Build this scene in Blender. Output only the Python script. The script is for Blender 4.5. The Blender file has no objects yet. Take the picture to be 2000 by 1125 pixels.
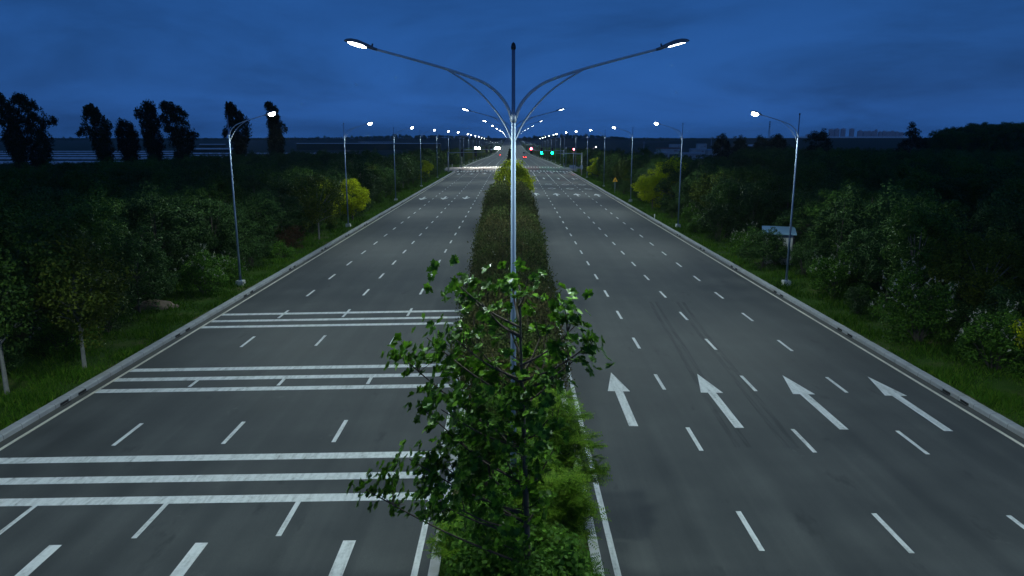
import bpy, math, random
import numpy as np
from mathutils import Vector

# ------------------------------------------------------------------ camera, world, exposure
S = bpy.context.scene
COL = S.collection
R = math.radians
CAM_H, CAM_X = 10.4, -0.10
PITCH = math.atan((562.5 - 269.0) / 1390.0)
cd = bpy.data.cameras.new('camera')
cd.sensor_width = 36.0
cd.lens = 1390.0 / 2000.0 * 36.0
cd.clip_start, cd.clip_end = 0.1, 20000.0
cam = bpy.data.objects.new('camera', cd)
cam.location = (CAM_X, 0, CAM_H)
cam.rotation_euler = (R(90) - PITCH, 0, 0)
COL.objects.link(cam)
S.camera = cam

S.view_settings.view_transform = 'Standard'
S.view_settings.look = 'None'
S.view_settings.exposure = 0.0
S.view_settings.gamma = 1.0
cy = S.cycles
cy.use_denoising = True
cy.max_bounces = 4
cy.diffuse_bounces = 2
cy.glossy_bounces = 2
cy.transmission_bounces = 2
cy.transparent_max_bounces = 6
cy.volume_bounces = 0
cy.caustics_reflective = False
cy.caustics_refractive = False
cy.sample_clamp_indirect = 4.0

LAMP_W = 3050.0          # watts of one street lamp head
SKY_GAIN = 1.0
HAZE = 0.00009
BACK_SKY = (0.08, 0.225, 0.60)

w = bpy.data.worlds.new('World')
S.world = w
w.use_nodes = True
nt = w.node_tree
for n in list(nt.nodes):
    nt.nodes.remove(n)


def N(t, typ, loc=None, **kw):
    n = t.nodes.new(typ)
    for k, v in kw.items():
        setattr(n, k, v)
    return n


def L(t, a, b):
    t.links.new(a, b)


def math_node(t, op, a, b=None, clamp=False):
    n = N(t, 'ShaderNodeMath', operation=op, use_clamp=clamp)
    for i, v in enumerate((a, b)):
        if v is None:
            continue
        if hasattr(v, 'is_output'):
            L(t, v, n.inputs[i])
        else:
            n.inputs[i].default_value = v
    return n.outputs[0]


def ramp(t, fac, stops):
    r = N(t, 'ShaderNodeValToRGB')
    e = r.color_ramp.elements
    while len(e) < len(stops):
        e.new(0.5)
    for i, (p, c) in enumerate(stops):
        e[i].position = p
        e[i].color = (c[0], c[1], c[2], 1)
    L(t, fac, r.inputs[0])
    return r.outputs[0]


def mix(t, fac, a, b, blend='MIX'):
    m = N(t, 'ShaderNodeMix', data_type='RGBA', blend_type=blend)
    for s, v in ((m.inputs[0], fac), (m.inputs[6], a), (m.inputs[7], b)):
        if hasattr(v, 'is_output'):
            L(t, v, s)
        elif isinstance(v, tuple):
            s.default_value = (v[0], v[1], v[2], 1)
        else:
            s.default_value = v
    return m.outputs[2]


# dusk sky: a physical sky with the sun just set behind the camera, cooled to blue hour, under drifting cloud
tc = N(nt, 'ShaderNodeTexCoord')
sep = N(nt, 'ShaderNodeSeparateXYZ')
L(nt, tc.outputs['Generated'], sep.inputs[0])
up = math_node(nt, 'MAXIMUM', sep.outputs[2], 0.0)
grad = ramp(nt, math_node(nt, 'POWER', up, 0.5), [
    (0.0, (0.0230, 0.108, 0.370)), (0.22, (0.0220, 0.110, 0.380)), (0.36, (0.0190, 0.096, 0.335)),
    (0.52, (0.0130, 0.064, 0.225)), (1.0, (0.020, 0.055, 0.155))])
sky = N(nt, 'ShaderNodeTexSky', sky_type='NISHITA')
sky.sun_disc = False
sky.sun_elevation = R(1.0)
sky.sun_rotation = R(200)
sky.altitude = 100
sky.ozone_density = 4.0
# clouds mapped on a flat layer overhead
den = math_node(nt, 'ADD', up, 0.22)
cx = math_node(nt, 'DIVIDE', sep.outputs[0], den)
cyy = math_node(nt, 'DIVIDE', sep.outputs[1], den)
comb = N(nt, 'ShaderNodeCombineXYZ')
L(nt, cx, comb.inputs[0])
L(nt, cyy, comb.inputs[1])
mp = N(nt, 'ShaderNodeMapping')
mp.inputs['Scale'].default_value = (0.55, 0.55, 1)
mp.inputs['Rotation'].default_value = (0, 0, R(8))
mp.inputs['Location'].default_value = (0.3, 0.35, 0)
L(nt, comb.outputs[0], mp.inputs[0])
cn = N(nt, 'ShaderNodeTexNoise')
cn.inputs['Scale'].default_value = 1.5
cn.inputs['Detail'].default_value = 5
cn.inputs['Roughness'].default_value = 0.58
cn.inputs['Distortion'].default_value = 0.5
L(nt, mp.outputs[0], cn.inputs['Vector'])
cl = N(nt, 'ShaderNodeMapRange', interpolation_type='SMOOTHSTEP')
L(nt, cn.outputs[0], cl.inputs[0])
cl.inputs[1].default_value = 0.36
cl.inputs[2].default_value = 0.80
cl.inputs[3].default_value = 1.05
cl.inputs[4].default_value = 0.55
side = N(nt, 'ShaderNodeMapRange')          # dusk glow is brightest over the road's end
L(nt, math_node(nt, 'ABSOLUTE', sep.outputs[0]), side.inputs[0])
side.inputs[1].default_value = 0.05
side.inputs[2].default_value = 0.75
side.inputs[3].default_value = 1.0
side.inputs[4].default_value = 0.78
g1 = mix(nt, 1.0, grad, cl.outputs[0], 'MULTIPLY')
g2 = mix(nt, 1.0, g1, side.outputs[0], 'MULTIPLY')
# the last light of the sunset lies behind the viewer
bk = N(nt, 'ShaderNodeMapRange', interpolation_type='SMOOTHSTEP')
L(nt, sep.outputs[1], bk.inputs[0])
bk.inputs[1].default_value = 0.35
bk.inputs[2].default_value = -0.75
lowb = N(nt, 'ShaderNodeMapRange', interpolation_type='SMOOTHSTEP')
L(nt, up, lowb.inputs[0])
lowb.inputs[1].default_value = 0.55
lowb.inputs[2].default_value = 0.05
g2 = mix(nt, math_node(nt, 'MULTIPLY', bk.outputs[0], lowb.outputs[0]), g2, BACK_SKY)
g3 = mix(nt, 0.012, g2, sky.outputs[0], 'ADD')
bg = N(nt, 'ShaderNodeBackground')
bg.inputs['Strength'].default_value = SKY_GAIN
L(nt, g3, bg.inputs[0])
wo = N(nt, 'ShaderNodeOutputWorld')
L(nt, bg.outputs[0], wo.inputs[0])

# ------------------------------------------------------------------ helpers
RNG = np.random.default_rng(7)
random.seed(7)


def tag(o, label=None, cat=None, group=None, kind=None):
    if label:
        o['label'] = label
    if cat:
        o['category'] = cat
    if group:
        o['group'] = group
    if kind:
        o['kind'] = kind
    return o


def empty(name, loc, rz=0.0):
    o = bpy.data.objects.new(name, None)
    o.location = loc
    o.rotation_euler = (0, 0, rz)
    o.empty_display_size = 0.3
    COL.objects.link(o)
    return o


def kids(o):
    return [c for c in COL.objects if c.parent == o]


CH = {}


def link(o, parent=None):
    COL.objects.link(o)
    if parent is not None:
        o.parent = parent
        CH.setdefault(parent.name, []).append(o)
    return o


def dup(o, loc=None, rz=None, sc=None, parent=None):
    c = o.copy()
    link(c, parent)
    if loc is not None:
        c.location = loc
    if rz is not None:
        c.rotation_euler = (0, 0, rz)
    if sc is not None:
        c.scale = sc if isinstance(sc, tuple) else (sc, sc, sc)
    for ch in CH.get(o.name, []):
        dup(ch, parent=c)
    return c


class MB:
    """collects shapes into one mesh object"""

    def __init__(s):
        s.v, s.f, s.mi = [], [], []
        s.cur = 0

    def add(s, vs, fs):
        b = len(s.v)
        s.v += [tuple(v) for v in vs]
        for f in fs:
            s.f.append(tuple(i + b for i in f))
            s.mi.append(s.cur)

    def box(s, x0, x1, y0, y1, z0, z1, tx=0.0, ty=0.0):
        """box, its top inset by tx, ty"""
        vs = [(x0, y0, z0), (x1, y0, z0), (x1, y1, z0), (x0, y1, z0),
              (x0 + tx, y0 + ty, z1), (x1 - tx, y0 + ty, z1), (x1 - tx, y1 - ty, z1), (x0 + tx, y1 - ty, z1)]
        s.add(vs, [(3, 2, 1, 0), (4, 5, 6, 7), (0, 1, 5, 4), (1, 2, 6, 5), (2, 3, 7, 6), (3, 0, 4, 7)])

    def tube(s, pts, rad, n=10, cap=True):
        pts = [Vector(p) for p in pts]
        if not hasattr(rad, '__len__'):
            rad = [rad] * len(pts)
        rings = []
        prev = None
        for i, p in enumerate(pts):
            d = (pts[min(i + 1, len(pts) - 1)] - pts[max(i - 1, 0)]).normalized()
            ref = prev if prev is not None else (Vector((0, 1, 0)) if abs(d.y) < 0.9 else Vector((1, 0, 0)))
            a = (ref - d * ref.dot(d)).normalized()
            prev = a
            b = d.cross(a)
            rings.append([p + (a * math.cos(2 * math.pi * k / n) + b * math.sin(2 * math.pi * k / n)) * rad[i] for k in range(n)])
        vs = [q for r in rings for q in r]
        fs = []
        for i in range(len(rings) - 1):
            for k in range(n):
                k2 = (k + 1) % n
                fs.append((i * n + k, i * n + k2, (i + 1) * n + k2, (i + 1) * n + k))
        if cap:
            fs.append(tuple(range(n - 1, -1, -1)))
            o = (len(rings) - 1) * n
            fs.append(tuple(o + k for k in range(n)))
        s.add(vs, fs)

    def loft(s, rings, cap=True):
        n = len(rings[0])
        fs = []
        for i in range(len(rings) - 1):
            for k in range(n):
                k2 = (k + 1) % n
                fs.append((i * n + k, i * n + k2, (i + 1) * n + k2, (i + 1) * n + k))
        if cap:
            fs.append(tuple(range(n - 1, -1, -1)))
            o = (len(rings) - 1) * n
            fs.append(tuple(o + k for k in range(n)))
        s.add([q for r in rings for q in r], fs)

    def build(s, name, mats, parent=None, smooth=False):
        me = bpy.data.meshes.new(name)
        me.from_pydata(s.v, [], s.f)
        if not isinstance(mats, (list, tuple)):
            mats = [mats]
        for m in mats:
            me.materials.append(m)
        if len(mats) > 1:
            me.polygons.foreach_set('material_index', s.mi)
        if smooth:
            me.polygons.foreach_set('use_smooth', [True] * len(me.polygons))
        me.update()
        return link(bpy.data.objects.new(name, me), parent)


def np_mesh(name, V, F, mats, parent=None, mi=None):
    """V (n,3), F list of equal-size face arrays"""
    me = bpy.data.meshes.new(name)
    me.vertices.add(len(V))
    me.vertices.foreach_set('co', V.astype(np.float32).ravel())
    if isinstance(F, np.ndarray):
        F = [F]
    nl = sum(f.size for f in F)
    npoly = sum(len(f) for f in F)
    me.loops.add(nl)
    me.polygons.add(npoly)
    me.loops.foreach_set('vertex_index', np.concatenate([f.ravel() for f in F]).astype(np.int32))
    st, o = [], 0
    for f in F:
        st.append(o + np.arange(len(f)) * f.shape[1])
        o += f.size
    me.polygons.foreach_set('loop_start', np.concatenate(st).astype(np.int32))
    for m in (mats if isinstance(mats, (list, tuple)) else [mats]):
        me.materials.append(m)
    if mi is not None:
        me.polygons.foreach_set('material_index', mi.astype(np.int32))
    me.update(calc_edges=True)
    me.validate()
    return link(bpy.data.objects.new(name, me), parent)


# ------------------------------------------------------------------ terrain height
PY = [-400, 0, 245, 282, 347, 450, 568, 690, 823, 1000, 1200, 1422, 1840, 2200, 2600, 7000]
PZ = [0, 0, 0, -0.3, -0.95, -2.3, -4.0, -5.6, -6.6, -6.6, -5.9, -4.4, 0.2, 4.2, 6.5, 7.5]


def z0(y):
    return float(np.interp(y, PY, PZ))


def rz(x, y):
    """road surface: profile plus camber"""
    return z0(y) - 0.017 * max(0.0, min(abs(x), 30.0) - 2.1)


# ------------------------------------------------------------------ materials
def new_mat(name):
    m = bpy.data.materials.new(name)
    m.use_nodes = True
    t = m.node_tree
    b = t.nodes['Principled BSDF']
    return m, t, b


def plain(name, col, rough=0.5, metal=0.0, noise=0.12, scale=6.0, spec=0.5, bump=0.0):
    m, t, b = new_mat(name)
    tcn = N(t, 'ShaderNodeTexCoord')
    nn = N(t, 'ShaderNodeTexNoise')
    nn.inputs['Scale'].default_value = scale
    nn.inputs['Detail'].default_value = 5
    L(t, tcn.outputs['Object'], nn.inputs['Vector'])
    lo = tuple(c * (1 - noise * 2) for c in col)
    hi = tuple(min(1, c * (1 + noise)) for c in col)
    c = mix(t, nn.outputs[0], lo, hi)
    L(t, c, b.inputs['Base Color'])
    b.inputs['Roughness'].default_value = rough
    b.inputs['Metallic'].default_value = metal
    b.inputs['Specular IOR Level'].default_value = spec
    if bump:
        bp = N(t, 'ShaderNodeBump')
        bp.inputs['Strength'].default_value = bump
        bp.inputs['Distance'].default_value = 0.02
        L(t, nn.outputs[0], bp.inputs['Height'])
        L(t, bp.outputs[0], b.inputs['Normal'])
    return m


def glow(name, col, strength):
    m, t, b = new_mat(name)
    b.inputs['Base Color'].default_value = (0.8, 0.8, 0.8, 1)
    b.inputs['Emission Color'].default_value = (*col, 1)
    b.inputs['Emission Strength'].default_value = strength
    return m


def leaf_mat(name, col, var=0.5, hue2=None, trans=0.3, rough=0.5, objvar=0.25, patch=None):
    """leaf: colour varies leaf by leaf, a little plant by plant; thin, so some light comes through"""
    m, t, b = new_mat(name)
    geo = N(t, 'ShaderNodeNewGeometry')
    oi = N(t, 'ShaderNodeObjectInfo')
    hue2 = hue2 or tuple(c * 1.6 for c in col)
    c1 = tuple(c * (1 - var) for c in col)
    r = ramp(t, geo.outputs['Random Per Island'], [(0.0, c1), (0.55, col), (1.0, hue2)])
    k = N(t, 'ShaderNodeMapRange')
    L(t, oi.outputs['Random'], k.inputs[0])
    k.inputs[3].default_value = 1 - objvar
    k.inputs[4].default_value = 1 + objvar
    c = mix(t, 1.0, r, k.outputs[0], 'MULTIPLY')
    if patch:                                # one shrub's leaves differ from its neighbour's
        tcn = N(t, 'ShaderNodeTexCoord')
        nz = N(t, 'ShaderNodeTexNoise')
        nz.inputs['Scale'].default_value = 0.32
        nz.inputs['Detail'].default_value = 3
        L(t, tcn.outputs['Object'], nz.inputs['Vector'])
        pf = N(t, 'ShaderNodeMapRange')
        L(t, nz.outputs[0], pf.inputs[0])
        pf.inputs[1].default_value = 0.42
        pf.inputs[2].default_value = 0.58
        c = mix(t, math_node(t, 'MULTIPLY', pf.outputs[0], 0.6), c, mix(t, geo.outputs['Random Per Island'], tuple(q * .5 for q in patch), tuple(min(1, q * 1.7) for q in patch)))
    L(t, c, b.inputs['Base Color'])
    b.inputs['Roughness'].default_value = rough
    b.inputs['Specular IOR Level'].default_value = 0.15
    tr = N(t, 'ShaderNodeBsdfTranslucent')
    L(t, c, tr.inputs[0])
    ms = N(t, 'ShaderNodeMixShader')
    ms.inputs[0].default_value = trans
    L(t, b.outputs[0], ms.inputs[1])
    L(t, tr.outputs[0], ms.inputs[2])
    L(t, ms.outputs[0], t.nodes['Material Output'].inputs[0])
    return m


def asphalt(name):
    m, t, b = new_mat(name)
    tcn = N(t, 'ShaderNodeTexCoord')

    def noise(scale, detail=4, map_scale=None, rough=0.55):
        n = N(t, 'ShaderNodeTexNoise')
        n.inputs['Scale'].default_value = scale
        n.inputs['Detail'].default_value = detail
        n.inputs['Roughness'].default_value = rough
        if map_scale:
            mm = N(t, 'ShaderNodeMapping')
            mm.inputs['Scale'].default_value = map_scale
            L(t, tcn.outputs['Object'], mm.inputs[0])
            L(t, mm.outputs[0], n.inputs['Vector'])
        else:
            L(t, tcn.outputs['Object'], n.inputs['Vector'])
        return n.outputs[0]
    fine = noise(55, 3)
    blot = noise(0.35, 5)
    streak = noise(1.0, 5, (1.6, 0.035, 1), 0.6)
    sx = N(t, 'ShaderNodeSeparateXYZ')
    L(t, tcn.outputs['Object'], sx.inputs[0])
    # two worn wheel paths in every 3.75 m lane
    ph = math_node(t, 'MULTIPLY', math_node(t, 'SUBTRACT', math_node(t, 'ABSOLUTE', sx.outputs[0]), 2.5), 2 * math.pi / 1.94)
    wheel = math_node(t, 'MULTIPLY', math_node(t, 'COSINE', ph), -0.5)
    v = math_node(t, 'ADD', math_node(t, 'MULTIPLY', math_node(t, 'SUBTRACT', blot, 0.5), 1.05),
                  math_node(t, 'MULTIPLY', math_node(t, 'SUBTRACT', streak, 0.5), 0.8))
    v = math_node(t, 'ADD', v, math_node(t, 'MULTIPLY', math_node(t, 'SUBTRACT', fine, 0.5), 1.0))
    v = math_node(t, 'ADD', v, math_node(t, 'MULTIPLY', wheel, 0.10))
    v = math_node(t, 'ADD', v, 0.5, clamp=True)
    c = ramp(t, v, [(0.0, (0.034, 0.037, 0.036)), (0.5, (0.066, 0.070, 0.068)), (1.0, (0.110, 0.115, 0.111))])
    # old spills and dusty patches
    sp = N(t, 'ShaderNodeMapRange', interpolation_type='SMOOTHSTEP')
    L(t, noise(0.55, 7, None, 0.7), sp.inputs[0])
    sp.inputs[1].default_value = 0.63
    sp.inputs[2].default_value = 0.74
    c = mix(t, math_node(t, 'MULTIPLY', sp.outputs[0], 0.55), c, (0.15, 0.15, 0.14))
    sd = N(t, 'ShaderNodeMapRange', interpolation_type='SMOOTHSTEP')
    L(t, noise(0.9, 6, (1.0, 0.4, 1), 0.65), sd.inputs[0])
    sd.inputs[1].default_value = 0.60
    sd.inputs[2].default_value = 0.72
    c = mix(t, math_node(t, 'MULTIPLY', sd.outputs[0], 0.6), c, (0.030, 0.032, 0.032))
    # dusty strip by the kerb
    ed = N(t, 'ShaderNodeMapRange')
    L(t, math_node(t, 'ABSOLUTE', sx.outputs[0]), ed.inputs[0])
    ed.inputs[1].default_value = 17.9
    ed.inputs[2].default_value = 18.5
    edf = math_node(t, 'MULTIPLY', ed.outputs[0], math_node(t, 'ADD', math_node(t, 'MULTIPLY', streak, 0.9), 0.15))
    c = mix(t, edf, c, (0.10, 0.088, 0.07))
    L(t, c, b.inputs['Base Color'])
    L(t, math_node(t, 'ADD', math_node(t, 'MULTIPLY', v, 0.20), 0.62), b.inputs['Roughness'])
    b.inputs['Specular IOR Level'].default_value = 0.5
    bp = N(t, 'ShaderNodeBump')
    bp.inputs['Strength'].default_value = 0.35
    bp.inputs['Distance'].default_value = 0.006
    L(t, fine, bp.inputs['Height'])
    L(t, bp.outputs[0], b.inputs['Normal'])
    return m


def paint_mat(name, tint=(1, 1, 1)):
    """worn road paint with scuffs along the driving direction"""
    m, t, b = new_mat(name)
    tcn = N(t, 'ShaderNodeTexCoord')
    mm = N(t, 'ShaderNodeMapping')
    mm.inputs['Scale'].default_value = (2.2, 0.35, 1)
    L(t, tcn.outputs['Object'], mm.inputs[0])
    n1 = N(t, 'ShaderNodeTexNoise')
    n1.inputs['Scale'].default_value = 2.5
    n1.inputs['Detail'].default_value = 7
    n1.inputs['Roughness'].default_value = 0.65
    L(t, mm.outputs[0], n1.inputs['Vector'])
    n2 = N(t, 'ShaderNodeTexNoise')
    n2.inputs['Scale'].default_value = 9
    n2.inputs['Detail'].default_value = 6
    L(t, tcn.outputs['Object'], n2.inputs['Vector'])
    v = math_node(t, 'ADD', math_node(t, 'MULTIPLY', n1.outputs[0], 0.7), math_node(t, 'MULTIPLY', n2.outputs[0], 0.3))
    c = ramp(t, v, [(0.30, (0.26, 0.26, 0.245)), (0.42, (0.58, 0.59, 0.57)), (0.55, (0.76, 0.77, 0.75)), (0.8, (0.82, 0.83, 0.81))])
    c = mix(t, 1.0, c, tint, 'MULTIPLY')
    L(t, c, b.inputs['Base Color'])
    b.inputs['Roughness'].default_value = 0.6
    return m


def tyre_mat(name):
    m, t, b = new_mat(name)
    tcn = N(t, 'ShaderNodeTexCoord')
    mm = N(t, 'ShaderNodeMapping')
    mm.inputs['Scale'].default_value = (6, 0.25, 1)
    L(t, tcn.outputs['Object'], mm.inputs[0])
    n1 = N(t, 'ShaderNodeTexNoise')
    n1.inputs['Scale'].default_value = 2.0
    n1.inputs['Detail'].default_value = 5
    L(t, mm.outputs[0], n1.inputs['Vector'])
    a = N(t, 'ShaderNodeMapRange')
    L(t, n1.outputs[0], a.inputs[0])
    a.inputs[1].default_value = 0.35
    a.inputs[2].default_value = 0.75
    a.inputs[3].default_value = 0.02
    a.inputs[4].default_value = 0.26
    b.inputs['Base Color'].default_value = (0.03, 0.03, 0.032, 1)
    b.inputs['Roughness'].default_value = 0.6
    L(t, a.outputs[0], b.inputs['Alpha'])
    return m


def ground_mat(name, stops, scale=0.05, rough=0.95):
    m, t, b = new_mat(name)
    tcn = N(t, 'ShaderNodeTexCoord')
    n1 = N(t, 'ShaderNodeTexNoise')
    n1.inputs['Scale'].default_value = scale
    n1.inputs['Detail'].default_value = 9
    n1.inputs['Roughness'].default_value = 0.62
    L(t, tcn.outputs['Object'], n1.inputs['Vector'])
    c = ramp(t, n1.outputs[0], stops)
    L(t, c, b.inputs['Base Color'])
    b.inputs['Roughness'].default_value = rough
    b.inputs['Specular IOR Level'].default_value = 0.15
    bp = N(t, 'ShaderNodeBump')
    bp.inputs['Strength'].default_value = 0.6
    bp.inputs['Distance'].default_value = 0.2
    L(t, n1.outputs[0], bp.inputs['Height'])
    L(t, bp.outputs[0], b.inputs['Normal'])
    return m


M = dict(
    asphalt=asphalt('asphalt'),
    paint=paint_mat('road_paint'),
    cream=paint_mat('cream_road_paint', (1.0, .93, .78)),
    tyre=tyre_mat('tyre_rubber'),
    concrete=plain('kerb_concrete', (0.44, 0.45, 0.46), 0.75, noise=0.25, scale=1.6, bump=0.2),
    pale_kerb=plain('pale_kerb', (0.62, 0.62, 0.60), 0.7, noise=0.2, scale=1.2, bump=0.15),
    slab=plain('concrete_slab', (0.30, 0.29, 0.27), 0.8, noise=0.2, scale=0.4),
    dark=plain('dark_void', (0.012, 0.012, 0.013), 0.8),
    galv=plain('galvanised_paint', (0.20, 0.265, 0.37), 0.42, metal=0.3, noise=0.06, scale=2.5),
    arm=plain('lightened_arm_galv', (0.50, 0.55, 0.62), 0.5, metal=0.1, noise=0.06, scale=2.5),  # same galvanised finish; colour lightened to offset arms reading dark against the sky
    steel=plain('grey_steel', (0.36, 0.38, 0.41), 0.42, metal=0.4, noise=0.08, scale=3),
    black=plain('black_plastic', (0.015, 0.015, 0.017), 0.4),
    headgrey=plain('lamp_housing', (0.20, 0.21, 0.23), 0.4, metal=0.5),
    lens=glow('lamp_lens', (0.93, 0.97, 1.0), 40.0),
    lens_warm=glow('warm_lamp_lens', (1.0, 0.88, 0.70), 70.0),
    flood=glow('floodlight_lens', (1.0, 0.93, 0.80), 90.0),
    red=glow('red_signal', (1.0, 0.04, 0.07), 90.0),
    green=glow('green_signal', (0.0, 1.0, 0.36), 60.0),
    tail=glow('tail_light', (1.0, 0.05, 0.03), 30.0),
    off=plain('unlit_lens', (0.03, 0.02, 0.02), 0.2),
    bark=plain('bark', (0.10, 0.085, 0.07), 0.9, noise=0.3, scale=8, bump=0.5),
    palebark=plain('pale_bark', (0.26, 0.25, 0.22), 0.85, noise=0.3, scale=8, bump=0.4),
    twig=plain('twig', (0.07, 0.05, 0.04), 0.9),
    soil=plain('dry_soil', (0.20, 0.15, 0.11), 0.95, noise=0.3, scale=3, bump=0.5),
    carred=plain('car_red', (0.35, 0.03, 0.03), 0.25), cargrey=plain('car_grey', (0.08, 0.085, 0.09), 0.25),
    carwhite=plain('car_white', (0.7, 0.7, 0.7), 0.3),
    glass=plain('car_glass', (0.02, 0.025, 0.03), 0.08), tyreblk=plain('car_tyre', (0.015, 0.015, 0.015), 0.8),
    yellow=plain('sign_yellow', (0.80, 0.42, 0.02), 0.45, noise=0.05),
    blueroof=plain('blue_sheet_roof', (0.20, 0.34, 0.46), 0.4, noise=0.1),
    paleroof=plain('pale_sheet_roof', (0.30, 0.32, 0.36), 0.5, noise=0.15),
    redroof=plain('red_tile_roof', (0.20, 0.09, 0.07), 0.8, noise=0.2),
    whitewall=plain('white_panel_wall', (0.42, 0.44, 0.46), 0.6, noise=0.1),
    film=plain('greenhouse_film', (0.60, 0.60, 0.64), 0.35, noise=0.15, scale=0.5),
    towerw=plain('tower_wall', (0.62, 0.46, 0.48), 0.8, noise=0.1, scale=0.1),
    towerd=plain('tower_window', (0.28, 0.22, 0.25), 0.3),
    flower=plain('cream_flower', (0.46, 0.44, 0.35), 0.8, noise=0.2),
)
LM = dict(
    tree=leaf_mat('leaf_tree', (0.052, 0.120, 0.018), hue2=(0.105, 0.185, 0.026)),
    tree_b=leaf_mat('leaf_tree_blue', (0.044, 0.100, 0.024), hue2=(0.080, 0.150, 0.034)),
    tree_y=leaf_mat('leaf_tree_warm', (0.095, 0.145, 0.016), hue2=(0.18, 0.22, 0.024)),
    golden=leaf_mat('leaf_golden', (0.46, 0.54, 0.012), var=.3, hue2=(0.74, 0.74, 0.016), objvar=0.1, trans=0.5),
    hedge=leaf_mat('leaf_hedge', (0.082, 0.090, 0.032), hue2=(0.165, 0.130, 0.055), objvar=0.05, patch=(0.068, 0.118, 0.028)),
    shrub=leaf_mat('leaf_shrub', (0.066, 0.165, 0.016), hue2=(0.13, 0.26, 0.026)),
    russet=leaf_mat('leaf_russet', (0.080, 0.045, 0.020), hue2=(0.13, 0.065, 0.03)),
    oak=leaf_mat('leaf_oak', (0.050, 0.130, 0.010), hue2=(0.15, 0.32, 0.018), rough=0.4, trans=0.22),
    feather=leaf_mat('leaf_feather', (0.14, 0.28, 0.022), hue2=(0.24, 0.37, 0.035), trans=0.4),
    poplar=leaf_mat('leaf_poplar', (0.022, 0.036, 0.010), trans=0.2),
    conifer=leaf_mat('leaf_conifer', (0.020, 0.034, 0.014), trans=0.1),
    grass=leaf_mat('grass_blade', (0.055, 0.150, 0.010), hue2=(0.12, 0.20, 0.020), trans=0.3),
    crop=leaf_mat('crop_leaf', (0.030, 0.048, 0.012), trans=0.2),
)
def kerb_joints(m):
    t = m.node_tree
    b = t.nodes['Principled BSDF']
    src = b.inputs['Base Color'].links[0].from_socket
    tcn = N(t, 'ShaderNodeTexCoord')
    sx = N(t, 'ShaderNodeSeparateXYZ')
    L(t, tcn.outputs['Object'], sx.inputs[0])
    fr = math_node(t, 'FRACT', sx.outputs[1])
    j = math_node(t, 'LESS_THAN', fr, 0.022)
    nz = N(t, 'ShaderNodeTexNoise')
    nz.inputs['Scale'].default_value = 0.8
    nz.inputs['Detail'].default_value = 6
    L(t, tcn.outputs['Object'], nz.inputs['Vector'])
    st = N(t, 'ShaderNodeMapRange')
    L(t, nz.outputs[0], st.inputs[0])
    st.inputs[1].default_value = 0.5
    st.inputs[2].default_value = 0.75
    st.inputs[4].default_value = 0.55
    c = mix(t, st.outputs[0], src, (0.22, 0.19, 0.15))
    c = mix(t, math_node(t, 'MULTIPLY', j, 0.75), c, (0.05, 0.05, 0.05))
    L(t, c, b.inputs['Base Color'])


kerb_joints(M['concrete'])
kerb_joints(M['pale_kerb'])
M['ground'] = ground_mat('field_ground', [(0.3, (0.022, 0.034, 0.012)), (0.5, (0.035, 0.048, 0.018)), (0.7, (0.05, 0.058, 0.026))], 0.02)
M['verge'] = ground_mat('verge_turf', [(0.25, (0.020, 0.050, 0.007)), (0.48, (0.034, 0.080, 0.009)), (0.60, (0.055, 0.085, 0.016)), (0.70, (0.13, 0.105, 0.055))], 0.35)
M['hill'] = ground_mat('hill_ground', [(0.3, (0.022, 0.034, 0.016)), (0.7, (0.04, 0.05, 0.025))], 0.01)

# ------------------------------------------------------------------ ground, road, kerbs
ys = [-400, -60] + list(range(-20, 400, 20)) + list(range(400, 1000, 50)) + list(range(1000, 2700, 100)) + [3500, 5000, 9000]
ZB = [236.0, 266.0]      # cross road


def sheet(name, xs, ysl, zf, mat, parent=None):
    V = np.array([(x, y, zf(x, y)) for y in ysl for x in xs])
    nx = len(xs)
    F = np.array([(j * nx + i, j * nx + i + 1, (j + 1) * nx + i + 1, (j + 1) * nx + i) for j in range(len(ysl) - 1) for i in range(nx - 1)])
    return np_mesh(name, V, F, mat, parent)


def ground_z(x, y):
    a = abs(x)
    if a < 17.9:
        return z0(y) - 0.9
    if a < 19.3:
        return rz(18, y) - 0.45
    base = rz(18, y) + 0.05
    if a > 60:
        base -= min(1.0, (a - 60) / 100)
    return base - 0.02


gx = [-9000, -4000, -2000, -1000, -600, -350, -200, -120, -60, -30, -19.1, -17.8, 17.8, 19.1, 30, 60, 120, 200, 350, 600, 1000, 2000, 4000, 9000]
tag(sheet('ground', gx, ys, ground_z, M['ground']), kind='structure')

road_ys = list(range(-60, 300, 12)) + list(range(300, 1000, 20)) + list(range(1000, 2620, 40))
roads = []
for s in (-1, 1):
    xs = sorted([s * q for q in (1.95, 2.5, 6.38, 10.27, 14.14, 18.0, 18.5)])
    o = sheet('road', xs, road_ys, rz, M['asphalt'])
    tag(o, kind='structure')
    roads.append(o)
RL, RR = roads

cross = MB()
for s in (-1, 1):
    for i in range(8):
        x0, x1 = s * (18.5 + i * 35), s * (18.5 + (i + 1) * 35)
        if s < 0:
            x0, x1 = x1, x0
        zz = rz(18.05, 250) + .06
        cross.add([(x0, 236, zz + .01), (x1, 236, zz + .01), (x1, 267, zz - .08), (x0, 267, zz - .08)], [(0, 1, 2, 3)])
cross.add([(-1.95, 226, .006), (1.95, 226, .006), (1.95, 277, z0(277) + .006), (-1.95, 277, z0(277) + .006)], [(0, 1, 2, 3)])
tag(cross.build('cross_road', M['slab']), kind='structure')


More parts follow.
